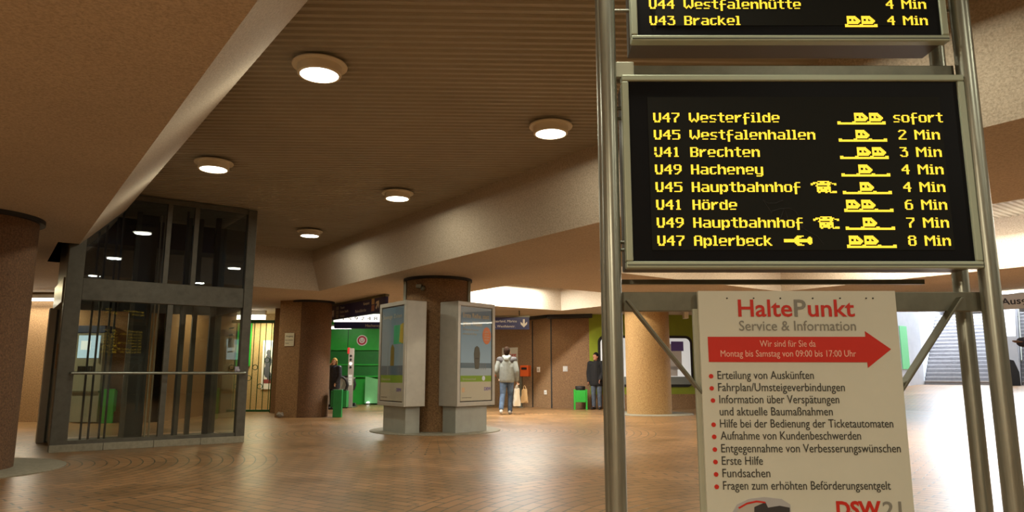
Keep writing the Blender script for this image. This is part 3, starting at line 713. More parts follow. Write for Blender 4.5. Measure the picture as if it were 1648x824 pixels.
MB().span((-.95, -.06, .12), (.36, .06, .26)).build('tray', white, cl); MB().span((-.93, -.07, 0), (.34, .05, .12)).build('diffuser', tubeglow, cl, .01)
fl = thing('wall_light', 'long fluorescent light at the top of the far left brown wall', 'light', (-10.6, 16.2, 2.72))
MB().span((-.9, -.03, .06), (.55, .1, .15)).build('tray', white, fl); MB().cyl((-.85, 0, .03), (.5, 0, .03), .03, seg=12).build('tube', tubeglow, fl, smooth=True)
area('tube_light', (-10.8, 16.05, 2.7), 1.3, 40, (1, .92, .7), (math.radians(-20), 0, 0), 'RECTANGLE', .1)
tm = thing('ticket_machine', 'grey ticket machine with a glowing blue screen behind the lift glass', 'ticket machine', (-9.75, 15.95, 0))
MB().prism([(0, 0), (.62, 0), (.62, .38), (0, .38)], .02, 2.12).build('cabinet', grain('machine_grey', (.3, .32, .3), (.27, .29, .27), 4, .45, 0), tm, .015)
MB().span((-.02, -.03, 1.98), (.64, .38, 2.14)).build('hood', mat('machine_blue', (.03, .06, .2), .4), tm, .01)
MB().span((.06, -.012, 1.42), (.54, 0, 1.92)).build('screen', mat('machine_screen', (.3, .45, .6), .2, emit=(.55, .78, 1), estr=.8), tm)
MB().span((.12, -.016, 1.60), (.34, -.012, 1.80)).build('screen_panel', mat('screen_panel', (.7, .8, .9), .3, emit=(.8, .92, 1), estr=.8), tm)
MB().span((.1, -.02, 1.08), (.42, 0, 1.24)).build('slot', black, tm); MB().span((0, -.05, .66), (.62, 0, .70)).build('tray', steel, tm); MB().cyl((.56, -.02, 1.3), (.56, -.02, 1.75), .012).build('card_reader', steel, tm)
pn = thing('paper_notice', 'cream paper notice taped to the brown wall beside the gate', 'notice', (-5.62, 17.995, 1.76), math.atan2(-.185, .60))
MB().span((-.135, -.008, 0), (.135, -.003, .33)).build('sheet', mat('notice_paper', (.62, .60, .48), .7), pn)
text('notice_text', 'Ausgang', darktx, pn, (-.10, -.009, .23), .06); text('notice_text', 'bitte freihalten', darktx, pn, (-.115, -.009, .14), .04, width=.23); text('notice_text', 'Danke', darktx, pn, (-.115, -.009, .06), .04)
b = MB(); b.ball((0, 0, .07), .07, (1.3, 1, .95), 12)
for v in b.bm.verts: v.co *= 1+random.uniform(-.18, .18); v.co.z = max(v.co.z, 0)
tag(b.build('crumpled_bag', mat('bag_grey', (.22, .19, .15), .7), M=Matrix.Translation((-5.72, 17.86, 0))), 'small crumpled grey bag on the floor against the brown wall', 'bag')

# ---------------------------------------------------------------- litter bins
def bin_(x, y, label, rz=0, w_=.36, h=.70, kind=0, m=None):
    gm_ = m or green
    t = thing('litter_bin', label, 'bin', (x, y, 0), rz, 'green litter bins')
    if kind == 0:
        for s in (-1, 1): MB().span((s*w_/2-.022, -.11, 0), (s*w_/2+.022, .11, h-.1)).build('leg', gm_, t, .004)
        MB().prism([(-w_/2+.025, -.13), (w_/2-.025, -.13), (w_/2-.025, .13), (-w_/2+.025, .13)], .22, h-.12).build('body', gm_, t, .008)
        MB().lathe([(.14, h-.12), (.155, h-.06), (.15, h)], seg=24).build('lid', rubber, t)
    else:
        MB().span((-.11, -.06, 0), (.11, .05, h)).build('post', gm_, t, .006)
        MB().prism([(-w_/2, .05), (w_/2, .05), (w_/2, .3), (-w_/2, .3)], .24, h-.03).build('body', gm_, t, .01)
        MB().span((-w_/2+.02, .07, h-.03), (w_/2-.02, .28, h)).build('lid', rubber, t)
    return t
bin_(2.08, 21.95, 'green litter bin with black lid in front of the dark brown back wall')
bin_(-4.36, 18.1, 'green litter bin on a post beside the woman at the column', 0, .40, .68, 1, grain('shaded_bin_green', (.018, .24, .055), (.014, .2, .045), 4, .45, 0))  # darker copy of the green, with shade put into its colour
bin_(-8.92, 15.98, 'narrow green litter bin behind the lift glass near the ticket machine', .3, .2, .74, 1)

# ---------------------------------------------------------------- escalator hall
for z0, z1, d in ((1.90, 1.97, .10), (1.36, 1.41, .07), (.95, 1.0, .1)):
    struct(MB().span((-6.6, 25.6-d, z0), (-2.2, 25.6, z1)).build('trim_4', green))
for x in (-5.9, -4.4, -3.2): struct(MB().span((x, 25.585, 1.97), (x+.02, 25.6, ZC)).build('trim_5', darkgreen))
struct(MB().span((-6.6, 25.58, .998), (-2.2, 25.6, 1.90)).build('trim_6', grain('deep_green_panel', (.015, .19, .03), (.012, .15, .025), 4, .5, 0)))
us = thing('metro_sign', 'round white sign with red ring and letter U on the green wall', 'sign', (-5.38, 25.58, 2.25))
RX = Matrix.Rotation(math.pi/2, 4, 'X')
MB().lathe([(.001, 0), (.19, 0), (.19, .02), (.001, .02)], seg=36, cap=False).build('disc', white, us, M=RX)
MB().lathe([(.10, .02), (.16, .02), (.16, .026), (.10, .026), (.10, .02)], seg=36, cap=False).build('ring', mat('sign_red', (.45, .03, .05), .5), us, M=RX)
text('letter', 'U', mat('sign_red', (.45, .03, .05), .5), us, (-.05, -.03, -.06), .17, width=.10, bold=.003)
tl = thing('tube_light', 'white fluorescent tube above the green escalator wall', 'light', (-5.9, 24.4, 2.62))
MB().cyl((-.55, 0, 0), (.38, 0, 0), .035, seg=12).build('tube', tubeglow, tl, smooth=True); MB().span((-.6, -.05, .035), (.42, .05, .1)).build('tray', white, tl)
for x in (-.4, .25): MB().cyl((x, 0, .1), (x, 0, .30), .012).build('hanger', white, tl)
es = thing('escalator', 'steel escalator head with black handrail behind the dark column', 'escalator', (-5.47, 23.9, 0))
for s in (0, 1):
    o = MB(); y = s*1.1
    o.prism([(.0, .10), (.02, .55), (.12, .82), (.28, .95), (-1.0, .95), (-1.0, .10)], y-.03, y+.03, Matrix.Rotation(math.pi/2, 4, 'X')); o.build('balustrade', alu, es)
    MB().tube([(-1.0, -y, .97), (.0, -y, .97), (.12, -y, .95), (.22, -y, .86), (.26, -y, .72), (.22, -y, .58), (.12, -y, .48), (.0, -y, .45)], .045, 10).build('handrail', rubber, es, smooth=True)
    MB().span((-1.0, -y-.12, 0), (.3, -y+.08, .12)).build('skirting', black, es)
MB().span((-1.0, -1.0, 0), (.4, -.1, .02)).build('comb_plate', steel, es)
tag(MB().prism([(0, 0), (2.6, 0), (2.6, .82), (2.2, .84), (1.0, .70), (0, .93)], 0, .06, RX).build('glass_reflection_panel', grain('reflection_green', (.18, .52, .22), (.15, .46, .19), 3, .35, 0), M=Matrix.Translation((-5.15, 25.3, .05))), 'pale green sloped panel painted as a glass reflection beneath the green wall', 'panel')  # pale green painted for a sloping reflection in glass
sp = thing('information_column', 'slim grey column with signal lights in front of the escalator', 'signal column', (-5.30, 23.6, 0))
MB().span((-.085, -.06, 0), (.085, .06, 1.90)).build('mast', grain('mast_paint', (.36, .31, .27), (.33, .28, .245), 5, .5, 0), sp, .008)
MB().span((-.12, -.07, 1.72), (-.05, .0, 1.92)).build('red_cap', mat('cap_red', (.6, .03, .03), .5), sp)
for z, m_ in ((1.65, black), (1.53, black), (1.40, tubeglow), (1.28, black)): MB().cyl((0, -.06, z), (0, -.072, z), .038, seg=16).build('signal_lamp', m_, sp)
MB().span((-.055, -.068, .70), (.06, -.06, 1.04)).build('label_plate', white, sp)
text('label_text', 'STOP', darktx, sp, (-.045, -.07, .93), .045); text('label_text', 'Not-', darktx, sp, (-.045, -.07, .84), .04); text('label_text', 'halt', darktx, sp, (-.045, -.07, .76), .04)
for x, y, lab in ((-5.0, 25.1, 'small bright floor light at the foot of the pale green reflection panel'), (-5.62, 23.7, 'small bright floor light beside the slim signal column')):
    t = thing('floor_light', lab, 'light', (x, y, 0)); MB().lathe([(.09, 0), (.09, .05), (.06, .07)], seg=20).build('ring', steel, t); MB().ball((0, 0, .075), .055, (1, 1, .7), 12).build('bulb', tubeglow, t)

# ---------------------------------------------------------------- hanging blue signs
def hang(name, label, p, L, rz, h, z0, lines, extra=None):
    t = thing(name, label, 'sign', (p[0], p[1], z0), rz)
    MB().span((0, -.04, 0), (L, .04, h)).build('panel', blue, t, .004)
    MB().span((-.02, -.05, h), (L+.02, .05, h+.05)).build('rail', steel_dull, t, .004)
    for x in (.2*L, .8*L): MB().cyl((x, 0, h+.05), (x, 0, ZC-z0), .02, seg=10).build('hanger', steel_dull, t)
    for s, x, z, sz in lines: text('sign_text', s, whitetx, t, (x, -.043, z), sz)
    if extra: extra(t)
    return t
def arrow(t, x, z, s, ang):
    b = MB(); M = Matrix.Translation((x, 0, z)) @ Matrix.Rotation(ang, 4, 'Y')
    b.prism([(-.12*s, -.5*s), (.12*s, -.5*s), (.12*s, .05*s), (.4*s, -.2*s), (.4*s, .1*s), (0, .5*s), (-.4*s, .1*s), (-.4*s, -.2*s), (-.12*s, .05*s)], .041, .045, M @ RX)
    b.build('arrow', whitetx, t)
def ex1(t):
    arrow(t, .22, .16, .24, math.radians(40)); arrow(t, 2.95, .2, .24, math.radians(40))
    for k in range(3): MB().span((.46, -.044, .02+.11*k), (.62, -.04, .11+.11*k)).build('line_badge', mat('badge_grey', (.3, .3, .32), .5), t)
    for z, m_ in ((.22, mat('badge_ochre', (.55, .42, .22), .5)), (.06, mat('badge_brown', (.4, .2, .14), .5))): MB().span((2.62, -.044, z), (2.78, -.04, z+.14)).build('line_badge', m_, t)
hang('hanging_sign', 'upper dark blue hanging direction sign running to the column', AB(18.4, 7.42), 3.35, math.atan2(-AX.y, -AX.x), .36, 2.50,
     [('Theater', .72, .25, .09), ('Dortm. Stadth.', .72, .14, .09), ('Rathaus', .72, .03, .09), ('Kampstr.', 2.15, .24, .10), ('Reinoldikirche', 1.68, .08, .11)], ex1)
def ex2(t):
    MB().span((-.02, -.046, .19), (1.45, -.040, .42)).build('reflection_strip', mat('reflection_strip', (.9, .9, .85), .4, emit=(1, .98, .88), estr=1.6), t)  # glowing strip standing in for the bright recess reflected in the sign
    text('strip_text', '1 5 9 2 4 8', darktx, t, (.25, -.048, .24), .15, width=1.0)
hang('hanging_sign', 'lower dark blue hanging sign with a reflection painted as a white strip', (-5.15, 20.6, 0), 2.6, 0, .5, 2.36, [('Hacheney', .9, .05, .11), ('Grevel', 1.95, .2, .11)], ex2)
def ex3(t): arrow(t, 1.30, .18, .24, math.pi)
hang('hanging_sign', 'dark blue hanging sign with a white down arrow near the walking man', (-.95, 21.0, 0), 1.46, 0, .36, 2.36, [('Saarland, Märkte', .42, .21, .10), ('Theodor, Westfalenstr.', .10, .06, .10)], ex3)

# ---------------------------------------------------------------- back wall fittings
def wallpt(px, Y0, wl):
    """where the sight of a column of pixels meets the wall line wl=((x,y),(x,y))"""
    (x0, y0), (x1, y1) = wl; r = ray(px, 601); k = r[0]/r[1]
    t = (k*y0-x0)/((x1-x0)-k*(y1-y0)); return Vector((x0+t*(x1-x0), y0+t*(y1-y0), 0)), math.atan2(y1-y0, x1-x0)
W1, W2, W3 = ((-.95, 24.95), (.67, 23.45)), ((.67, 23.45), (1.24, 22.75)), ((1.24, 22.75), (2.42, 22.35))
p, a = wallpt(821, 0, W1)
t = thing('wall_poster', 'white poster with red lettering on the back wall behind the walking man', 'poster', (p.x, p.y, 1.28), a)
MB().span((-.36, -.02, 0), (.36, -.004, .66)).build('sheet', cream, t, .002); text('poster_text', 'KASSE', red, t, (-.28, -.023, .30), .2, width=.58, bold=.006); text('poster_text', 'bitte hier', greytx, t, (-.25, -.023, .15), .09)
for px, lab in ((843, 'orange red box on a grey post right of the walking man'), (795.5, 'red box on a grey post just behind the right showcase')):
    p, a = wallpt(px, 0, W1); t = thing('ticket_validator', lab, 'ticket validator', (p.x+.05, p.y-.45, 0), a*.5, 'red boxes on posts')
    MB().span((-.2, -.05, 0), (-.12, .05, 1.32)).build('post', steel_dull, t, .004); MB().prism([(-.16, -.1), (.14, -.12), (.16, .08), (-.16, .1)], .98, 1.34).build('box', mat('validator_orange', (.62, .10, .015), .4), t, .02)
    MB().span((-.1, -.125, 1.2), (.08, -.105, 1.27)).build('slot', black, t)
    MB().lathe([(.12, 0), (.12, .015)], c=(-.16, 0, 0), seg=20).build('foot', steel_dull, t)
for px, wl, z, s, lab, m_ in ((867, W2, 1.12, .15, 'small white switch plate on the narrow brown wall', white), (910, W3, 1.14, .15, 'small grey switch plate on the dark brown wall', mat('plate_grey', (.45, .43, .42), .5)), (878, W2, .42, .12, 'low white socket plate near the floor', white)):
    p, a = wallpt(px, 0, wl); t = thing('switch_plate', lab, 'switch', (p.x, p.y, z), a)
    MB().span((-s/2, -.02, -.0), (s/2, -.002, s*1.1)).build('plate', m_, t, .004); MB().span((-s*.2, -.028, s*.3), (s*.2, -.02, s*.75)).build('rocker', mat('rocker', (.5, .5, .48), .5), t)
for px, wl, h in ((857.5, W1, 2.8), (887.5, W3, ZC)):
    p, a = wallpt(px, 0, wl); struct(MB().span((-.02, -.015, 0), (.02, 0, h)).build('trim_7', rubber, M=Matrix.Translation(p) @ Matrix.Rotation(a, 4, 'Z')))
# kiosk window with rounded corners in the olive wall
def rounded(x0, x1, z0, z1, r, n=6):
    P = []
    for cx, cz, a0 in ((x1-r, z1-r, 0), (x0+r, z1-r, 90), (x0+r, z0+r, 180), (x1-r, z0+r, 270)):
        P += [(cx+r*math.cos(math.radians(a0+90*k/n)), cz+r*math.sin(math.radians(a0+90*k/n))) for k in range(n+1)]
    return P
wy = 22.35; wa = math.atan2(.4, 3.98)
win = bpy.data.objects.new('window_1', None); C.objects.link(win); win.location = (2.42, wy, 0); win.rotation_euler = (0, 0, wa); struct(win)
x0, x1, z0, z1 = .27, 3.32, .66, 2.26
MB().prism(rounded(x0, x1, z0, z1, .22), .005, .03, RX).build('window_frame', rubber, win)
MB().prism(rounded(x0+.08, x1-.08, z0+.08, z1-.08, .16), .03, .034, RX).build('window_back', mat('lit_window', (.6, .6, .58), .5, emit=(.95, .97, .95), estr=.42), win)
MB().span((x0+.1, -.045, z0+.08), (x1-.1, -.034, z0+.32)).build('window_shelf', mat('shelf_grey', (.22, .25, .25), .5), win)
for k, (a, b, c, d) in enumerate(((2.55, 2.95, 1.2, 2.0), (1.95, 2.45, 1.35, 2.05), (2.2, 2.8, 1.0, 1.3), (.5, .9, 1.1, 2.0), (1.5, 1.9, 1.1, 1.5))):
    MB().span((a, -.040, c), (b, -.036, d)).build('window_notice', mat('notice_white%d' % (k % 2), ((.62, .6, .6), (.45, .47, .48))[k % 2], .6), win)
MB().span((2.62, -.044, 1.78), (3.02, -.040, 2.08)).build('window_poster', mat('purple_print', (.12, .08, .32), .5), win)
sc_ = thing('security_camera', 'small cream camera hanging from the low ceiling near the olive wall', 'camera', (4.75, 19.4, ZC))
MB().cyl((0, 0, -.12), (0, 0, 0), .03, seg=12).build('stem', cream, sc_); MB().span((-.06, -.12, -.36), (.06, .12, -.12)).build('housing', cream, sc_, .01)

# ---------------------------------------------------------------- stairs, exit sign
SO = Matrix(((.8, .6, 0, 17.2), (-.6, .8, 0, 30.0), (0, 0, 1, RZ), (0, 0, 0, 1)))     # frame of the stairs: x along the steps
YZX = Matrix(((0, 0, 1, 0), (1, 0, 0, 0), (0, 1, 0, 0), (0, 0, 0, 1)))
def stairs(name, label, x0, x1, n):
    t = thing(name, label, 'stairs', (0, 0, 0)); b = MB(); prof = [(0, 0)]
    for k in range(n): prof += [(k*.31, (k+1)*.17-.05), ((k+1)*.31, (k+1)*.17-.05)]
    prof += [(n*.31+1.5, n*.17-.05), (n*.31+1.5, 0)]
    b.prism(prof, x0, x1, SO @ YZX)
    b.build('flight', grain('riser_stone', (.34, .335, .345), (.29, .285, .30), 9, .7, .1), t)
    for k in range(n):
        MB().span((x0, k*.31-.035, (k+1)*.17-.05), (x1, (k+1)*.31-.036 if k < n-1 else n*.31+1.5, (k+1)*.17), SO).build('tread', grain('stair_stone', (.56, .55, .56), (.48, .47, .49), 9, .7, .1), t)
    return t
stairs('staircase', 'wide pale stone stairs rising behind the right posts', .02, 2.5, 19)
stairs('staircase', 'second stone stair flight at the right edge of the photo', 3.32, 6.4, 19)
struct(MB().prism([(-.3, 0), (7.5, 0), (7.5, 5.2), (6.2, 5.2), (-.3, 1.9)], 2.52, 3.30, SO @ YZX).build('wall_right', stairwhite))
rl = thing('stair_rail', 'pale steel handrail on the wall between the two stair flights', 'handrail', SO @ Vector((3.38, 0, 0)), math.atan2(-.6, .8))
MB().tube([(0, 0, .95), (0, .4, .95), (0, 6, 4.1)], .03, 10).build('rail', steel, rl)
for y in (.3, 2.3, 4.3): MB().cyl((-.07, y, .9+.525*max(0, y-.4)), (0, y, .93+.525*max(0, y-.4)), .012).build('bracket', steel, rl)
be = thing('balustrade_end', 'dark rounded balustrade end with a brown box at the foot of the far stairs', 'balustrade', SO @ Vector((2.95, -1.0, 0)), math.atan2(-.6, .8))
MB().prism([(-.1, 0), (.35, 0), (.35, .5), (.22, .95), (.05, 1.0), (-.08, .85)], -.06, .06, RX).build('newel', rubber, be, .02)
MB().span((-.62, -.15, 0), (-.12, .2, .62)).build('box', mat('box_brown', (.3, .22, .17), .5), be, .02); MB().span((-.64, -.17, .62), (-.1, .22, .66)).build('cover', mat('cover_gold', (.6, .5, .32), .4), be)
exs = thing('exit_sign', 'pale hanging exit sign cut off at the right edge', 'sign', (11.72, 16.85, 2.58), math.atan2(-AX.y, -AX.x))
MB().span((-.1, -.05, 0), (2.4, .05, .36)).build('panel', mat('exit_panel', (.75, .70, .58), .5), exs, .004)
text('sign_text', 'Ausgang', mat('exit_print', (.05, .045, .04), .5), exs, (-.03, -.053, .11), .22, width=.88, bold=.004)
for x in (.3, 1.8): MB().cyl((x, 0, .36), (x, 0, .72), .015).build('hanger', steel_dull, exs)
ll = thing('lintel_edge_glow', 'thin strip glowing like a lit lintel edge above the exit sign', 'light', AB(7.0, 18.40, ZC-.06), math.atan2(-AX.y, -AX.x))
MB().span((-.4, -.03, .0), (4, .0, .04)).build('tube', tubeglow, ll); MB().span((-.4, .0, .0), (4, .03, .055)).build('tray', white, ll)  # glowing strip added to imitate the lit edge of the lintel
gb = MB().span((0, -.03, 0), (.55, -.005, 1.75)).build('green_notice', mat('green_notice', (.22, .75, .32), .5), M=Matrix.Translation(wallpt(1453, 0, ((6.4, 22.75), (17.2, 30.0)))[0]+Vector((0, 0, 1.25))) @ Matrix.Rotation(math.atan2(7.25, 10.8), 4, 'Z'))
tag(gb, 'green notice on the pale wall left of the stairs', 'notice')

# ---------------------------------------------------------------- people
def remesh(b, name, m, parent, voxel, smooth=4):
    me = bpy.data.meshes.new(name); b.bm.to_mesh(me); b.bm.free()
    t = bpy.data.objects.new(name, me); C.objects.link(t)
    r = t.modifiers.new('r', 'REMESH'); r.mode = 'VOXEL'; r.voxel_size = voxel; r.use_smooth_shade = True
    if smooth: s = t.modifiers.new('s', 'SMOOTH'); s.iterations = smooth; s.factor = .5
    dg = bpy.context.evaluated_depsgraph_get(); n = bpy.data.meshes.new_from_object(t.evaluated_get(dg)); n.name = name
    bpy.data.objects.remove(t); n.materials.clear(); n.materials.append(m)
    for p in n.polygons: p.use_smooth = True
    o = bpy.data.objects.new(name, n); C.objects.link(o)
    if parent: o.parent = parent
    return o
def hand(b, wr, el, side, curl=.5, grip=None):
    """palm, five bent fingers and a thumb leaving the side of the palm"""
    wr, el = Vector(wr), Vector(el); d = (wr-el).normalized()
    f = Vector((0, 1, 0)); f = (f-d*f.dot(d)).normalized(); n = d.cross(f)*side      # f: across the palm, n: palm normal
    c = wr+d*.05
    for k in (-1.5, -.5, .5, 1.5): b.taper(wr+f*k*.012, .016, wr+d*.085+f*k*.019, .012, 8)
    for k, L in zip((1.5, .5, -.5, -1.5), (.068, .076, .071, .055)):
        q0 = wr+d*.085+f*k*.021; q1 = q0+d*L*.5*math.cos(curl*.6)+n*L*.5*math.sin(curl*.6); q2 = q1+d*L*.55*math.cos(curl*1.8)+n*L*.55*math.sin(curl*1.8)
        b.taper(q0, .0098, q1, .0088, 8); b.taper(q1, .0088, q2, .0074, 8)
    t0 = wr+d*.03+f*.026; t1 = t0+d*.035+f*.03+n*.012; t2 = t1+d*.034+f*.006+n*.014
    b.taper(t0, .014, t1, .0105, 8); b.taper(t1, .0105, t2, .0085, 8)
def person(label, loc, rz, h, J, cols, hair_long=False, hood=False, puffy=0):
    t = thing('person', label, 'person', loc, rz, None); t.scale = (h/1.78,)*3
    hd = Vector(J['head']); nk = Vector(J['neck']); pv = Vector(J['pelvis']); ch = Vector(J['chest']); hr = J.get('turn', 0)
    b = MB()
    fw = Vector((-math.sin(hr), math.cos(hr), 0)); sd = Vector((math.cos(hr), math.sin(hr), 0))
    b.ball(hd, .1, (.80, .98, 1.16), 18); b.ball(hd+fw*.012-Vector((0, 0, .06)), .078, (.82, .98, .95), 14)
    b.taper(hd+fw*.088-Vector((0, 0, .0)), .012, hd+fw*.112-Vector((0, 0, .034)), .016, 8)           # nose
    b.taper(hd+fw*.086+sd*.018-Vector((0, 0, .066)), .009, hd+fw*.086-sd*.018-Vector((0, 0, .066)), .009, 8)   # lips
    b.ball(hd+fw*.07-Vector((0, 0, .098)), .03, (1, 1, .8), 10)
    for s in (-1, 1): b.ball(hd+sd*s*.083-Vector((0, 0, .012)), .032, (.45, .7, 1.05), 10); b.taper(hd+fw*.083+sd*s*.03+Vector((0, 0, .026)), .012, hd+fw*.083+sd*s*.045+Vector((0, 0, .022)), .011, 8)
    b.taper(nk-Vector((0, 0, .05)), .06, hd-Vector((0, 0, .07)), .055)
    b.taper(pv, .115, ch, .125, 16); b.taper(ch+Vector((-.08, 0, .08)), .09, ch+Vector((.08, 0, .08)), .09); b.taper(pv+Vector((-.07, 0, -.02)), .11, pv+Vector((.07, 0, -.02)), .11)
    for s, S in ((-1, 'L'), (1, 'R')):
        sh, el, wr, hp, kn, an, to = (Vector(J[k+S]) for k in ('sh', 'el', 'wr', 'hip', 'kn', 'an', 'toe'))
        b.taper(ch+Vector((s*.06, 0, .1)), .07, sh, .058); b.taper(sh, .055, el, .042); b.taper(el, .042, wr, .028)
        hand(b, wr, el, s, J.get('curl', .5))
        b.taper(hp, .092, kn, .058); b.taper(kn, .058, an, .040); b.taper(an, .04, an.lerp(to, .9)-Vector((0, 0, .02)), .03)
    skin = mat(cols['skin'][0], cols['skin'][1], .55)
    remesh(b, 'body', skin, t, .0085, 3)
    # eyes and brows
    for s in (-1, 1):
        MB().ball(hd+fw*.092+sd*s*.033+Vector((0, 0, .006)), .0085, (1, .6, .7), 8).build('eye', rubber, t)
    # hair
    hm = matte(mat(cols['hair'][0], cols['hair'][1], .9)); b = MB()
    b.ball(hd-fw*.016+Vector((0, 0, .026)), .107, (.86, 1.0, 1.06), 16); b.ball(hd-fw*.045-Vector((0, 0, .02)), .085, (.95, .75, 1.1), 14)
    if hair_long:
        for s in (-1, 1): b.taper(hd+sd*s*.082+Vector((0, 0, .02)), .035, hd+sd*s*.088-fw*.01-Vector((0, 0, .11)), .028)
        b.ball(hd-fw*.06-Vector((0, 0, .08)), .075, (1.1, .7, 1.1), 12)
    for v in list(b.bm.verts):
        q = v.co-hd
        if q.dot(fw) > .062 and q.z < .055: v.co -= fw*(q.dot(fw)-.05)
    remesh(b, 'hair', hm, t, .009, 3)
    # jacket
    jm = cols['jacket']; b = MB(); lo = J.get('hem', -.12)
    b.taper(ch+Vector((-.075, 0, .09)), .105+puffy, ch+Vector((.075, 0, .09)), .105+puffy, 16)
    b.taper(ch+Vector((-.07, .0, -.04)), .13+puffy, pv+Vector((-.07, 0, lo)), .128+puffy, 16); b.taper(ch+Vector((.07, 0, -.04)), .13+puffy, pv+Vector((.07, 0, lo)), .128+puffy, 16)
    b.taper(ch+Vector((0, 0, .06)), .155+puffy, pv+Vector((0, 0, lo)), .15+puffy, 16)
    b.taper(nk-Vector((0, 0, .06)), .085, nk+Vector((0, 0, .005)), .068, 14)
    for s, S in ((-1, 'L'), (1, 'R')):
        sh, el, wr = (Vector(J[k+S]) for k in ('sh', 'el', 'wr'))
        b.taper(ch+Vector((s*.08, 0, .1)), .10, sh, .078+puffy); b.taper(sh, .076+puffy, el, .063+puffy*.8); b.taper(el, .063+puffy*.8, el.lerp(wr, J.get('sleeve', .96)), .047+puffy*.5)
    if hood:
        b.taper(nk+Vector((-.07, -.08, -.01)), .055, nk+Vector((0, -.13, -.07)), .075); b.taper(nk+Vector((.07, -.08, -.01)), .055, nk+Vector((0, -.13, -.07)), .075); b.taper(nk+Vector((0, -.13, -.07)), .075, nk+Vector((0, -.12, -.15)), .05)
    for v in b.bm.verts:                         # flat hem
        zz = pv.z+lo-.06
        if v.co.z < zz and abs(v.co.x-pv.x) < .24: v.co.z = zz
    if puffy:                                    # quilted tubes
        for v in b.bm.verts: pass
    remesh(b, 'jacket', jm, t, .011, 4)
    if hood:
        b = MB()
        for s, S in ((-1, 'L'), (1, 'R')): b.taper(ch+Vector((s*.09, -.012, .118)), .113, Vector(J['sh'+S])+Vector((s*.004, -.005, .010)), .092)
        remesh(b, 'yoke', mat('yoke_grey', (.055, .05, .05), .8), t, .011, 3)
    # trousers
    tmn = cols['trousers']; b = MB(); b.taper(pv+Vector((-.07, 0, -.0)), .125, pv+Vector((.07, 0, -.0)), .125, 16)
    for S in 'LR':
        hp, kn, an = (Vector(J[k+S]) for k in ('hip', 'kn', 'an'))
        b.taper(hp, .108, kn, .074, 14); b.taper(kn, .074, an+Vector((0, 0, -.0)), .064, 14)
    remesh(b, 'trousers', tmn, t, .011, 3)
    for S in 'LR':
        an, to = Vector(J['an'+S]), Vector(J['toe'+S]); d = to-an; d.z = 0; d.normalize(); b = MB(); g0 = to.z-.035
        heel = Vector((an.x, an.y, 0))-d*.055; tip = Vector((to.x, to.y, 0))
        b.taper(heel+Vector((0, 0, g0+.05)), .046, heel.lerp(tip, .55)+Vector((0, 0, g0+.048)), .046); b.taper(heel.lerp(tip, .55)+Vector((0, 0, g0+.045)), .047, tip+Vector((0, 0, g0+.038)), .036); b.taper(heel+d*.02+Vector((0, 0, g0+.05)), .047, an+Vector((0, 0, .02)), .045)
        for v in b.bm.verts: v.co.z = max(v.co.z, g0)
        remesh(b, 'shoe', cols['shoes'], t, .009, 2)
    return t
J0 = dict(head=(0, .015, 1.665), neck=(0, 0, 1.53), chest=(0, -.01, 1.30), pevis=0, pelvis=(0, 0, .96),
          shL=(-.19, -.01, 1.43), shR=(.19, -.01, 1.43), elL=(-.245, -.03, 1.13), elR=(.245, -.03, 1.13), wrL=(-.24, .06, .88), wrR=(.24, .06, .88),
          hipL=(-.09, 0, .92), hipR=(.09, 0, .92), knL=(-.1, .01, .50), knR=(.1, .01, .50), anL=(-.1, -.02, .09), anR=(.1, -.02, .09), toeL=(-.12, .17, .035), toeR=(.12, .17, .035))
sk = ('skin_tone', (.50, .28, .18))
denim = grain('blue_denim', (.10, .16, .26), (.045, .07, .125), 9, .85, .1)
cloth = lambda n, a, b_: grain(n, a, b_, 14, .85, .15)
JA = dict(J0, anL=(-.13, -.22, .16), toeL=(-.14, -.05, .06), knL=(-.11, -.02, .52), anR=(.08, .10, .09), toeR=(.09, .30, .035), knR=(.09, .10, .50),
          elL=(-.29, -.06, 1.15), wrL=(-.22, .12, .98), elR=(.27, -.05, 1.14), wrR=(.27, .05, .89), hem=-.06, curl=1.0)
person('man seen from behind walking in a pale grey hooded jacket and jeans', (-.14, 19.4, 0), -.08, 1.78, JA, dict(skin=sk, hair=('brown_hair', (.022, .011, .006)), jacket=cloth('grey_jacket', (.215, .23, .21), (.17, .18, .165)), trousers=denim, shoes=mat('pale_trainers', (.45, .43, .40), .6)), hood=True, puffy=.012)
JB = dict(J0, turn=-.5, elL=(-.25, .02, 1.14), wrL=(-.17, .19, .93), elR=(.25, -.02, 1.13), wrR=(.235, .04, .88), hem=-.16, head=(0, .03, 1.66))
person('man in a black jacket and jeans standing before the dark brown wall', (2.58, 22.0, 0), math.pi-.35, 1.71, JB, dict(skin=('skin_warm', (.45, .20, .12)), hair=('black_hair', (.012, .010, .010)), jacket=cloth('black_jacket', (.007, .0065, .008), (.005, .005, .006)), trousers=cloth('faded_denim', (.10, .125, .17), (.05, .065, .10)), shoes=mat('black_shoes', (.015, .014, .014), .5)), puffy=.02)
JC = dict(J0, turn=.35, elR=(.23, .12, 1.20), wrR=(.09, .14, 1.50), elL=(-.24, .0, 1.13), wrL=(-.2, .12, .92), hem=-.2, head=(.01, .03, 1.65))
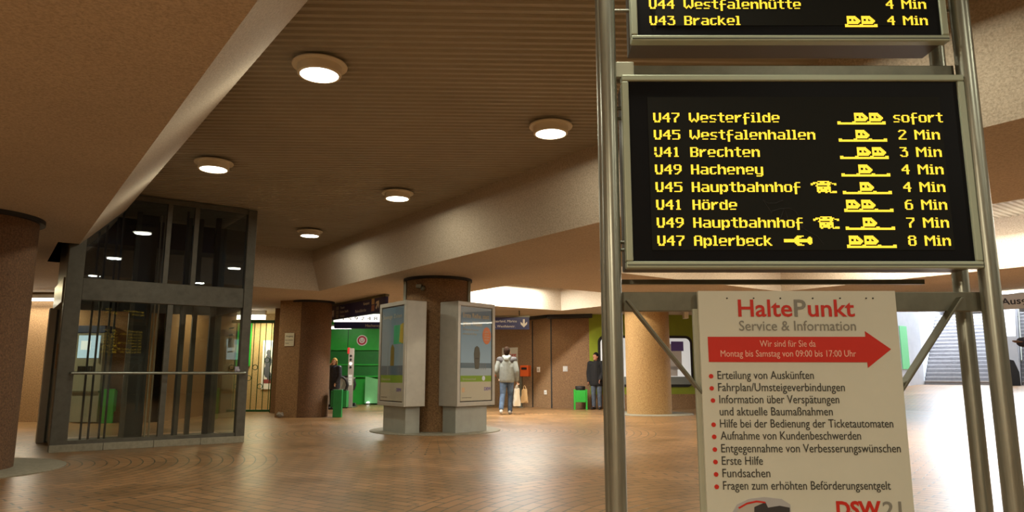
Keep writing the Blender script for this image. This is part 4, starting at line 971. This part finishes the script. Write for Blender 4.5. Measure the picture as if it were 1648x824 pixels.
person('blond woman in a dark quilted jacket half hidden by the brown column', (-5.43, 22.0, 0), math.pi-.55, 1.55, JC, dict(skin=('skin_fair', (.62, .36, .22)), hair=('blond_hair', (.42, .27, .09)), jacket=grain('navy_jacket', (.035, .042, .06), (.018, .02, .032), 7, .5, .3, stretch=(1, 1, 4)), trousers=cloth('black_trousers', (.012, .012, .013), (.008, .008, .009)), shoes=mat('black_shoes', (.015, .014, .014), .5)), hair_long=True, puffy=.02)
JD = dict(J0, elR=(.41, .03, 1.40), wrR=(.64, .05, 1.385), hem=-.12, curl=.2, sleeve=1.32)
person('person at the right edge of whom only a dark sleeve and outstretched hand show', (5.40, 6.62, 0), math.pi, 1.76, JD, dict(skin=('skin_dark', (.16, .09, .07)), hair=('black_hair', (.012, .010, .010)), jacket=cloth('dark_blue_jacket', (.03, .032, .055), (.02, .02, .035)), trousers=cloth('black_trousers', (.012, .012, .013), (.008, .008, .009)), shoes=mat('black_shoes', (.015, .014, .014), .5)))
# bags in the walking man's right hand
def bag(name, label, loc, m, w_, h, rz):
    t = thing(name, label, 'bag', loc, rz); b = MB()
    b.prism([(-w_/2, -.03), (w_/2, -.03), (w_*.42, .05), (-w_*.42, .05)], -h, 0)
    bmesh.ops.subdivide_edges(b.bm, edges=b.bm.edges[:], cuts=4, use_grid_fill=True)
    for v in b.bm.verts: v.co += Vector((random.uniform(-1, 1), random.uniform(-1, 1), random.uniform(-.5, .5)))*.012; v.co.x *= 1-.35*(1+v.co.z/h)
    b.build('sack', m, t, smooth=True)
    for y in (-.02, .03): MB().tube([(-w_*.2, y, -.01), (-w_*.1, y, .07), (0, .005, .1), (w_*.1, y, .07), (w_*.2, y, -.01)], .005, 6).build('handle', m, t)
bag('plastic_bag', 'white plastic bag hanging from the walking man\'s right hand', (.13, 19.36, .68), mat('white_plastic', (.72, .68, .58), .5), .2, .46, .5)
bag('paper_bag', 'tan paper bag beside the white plastic bag of the walking man', (.34, 19.55, .66), mat('tan_paper', (.50, .34, .17), .8), .2, .36, -.2)
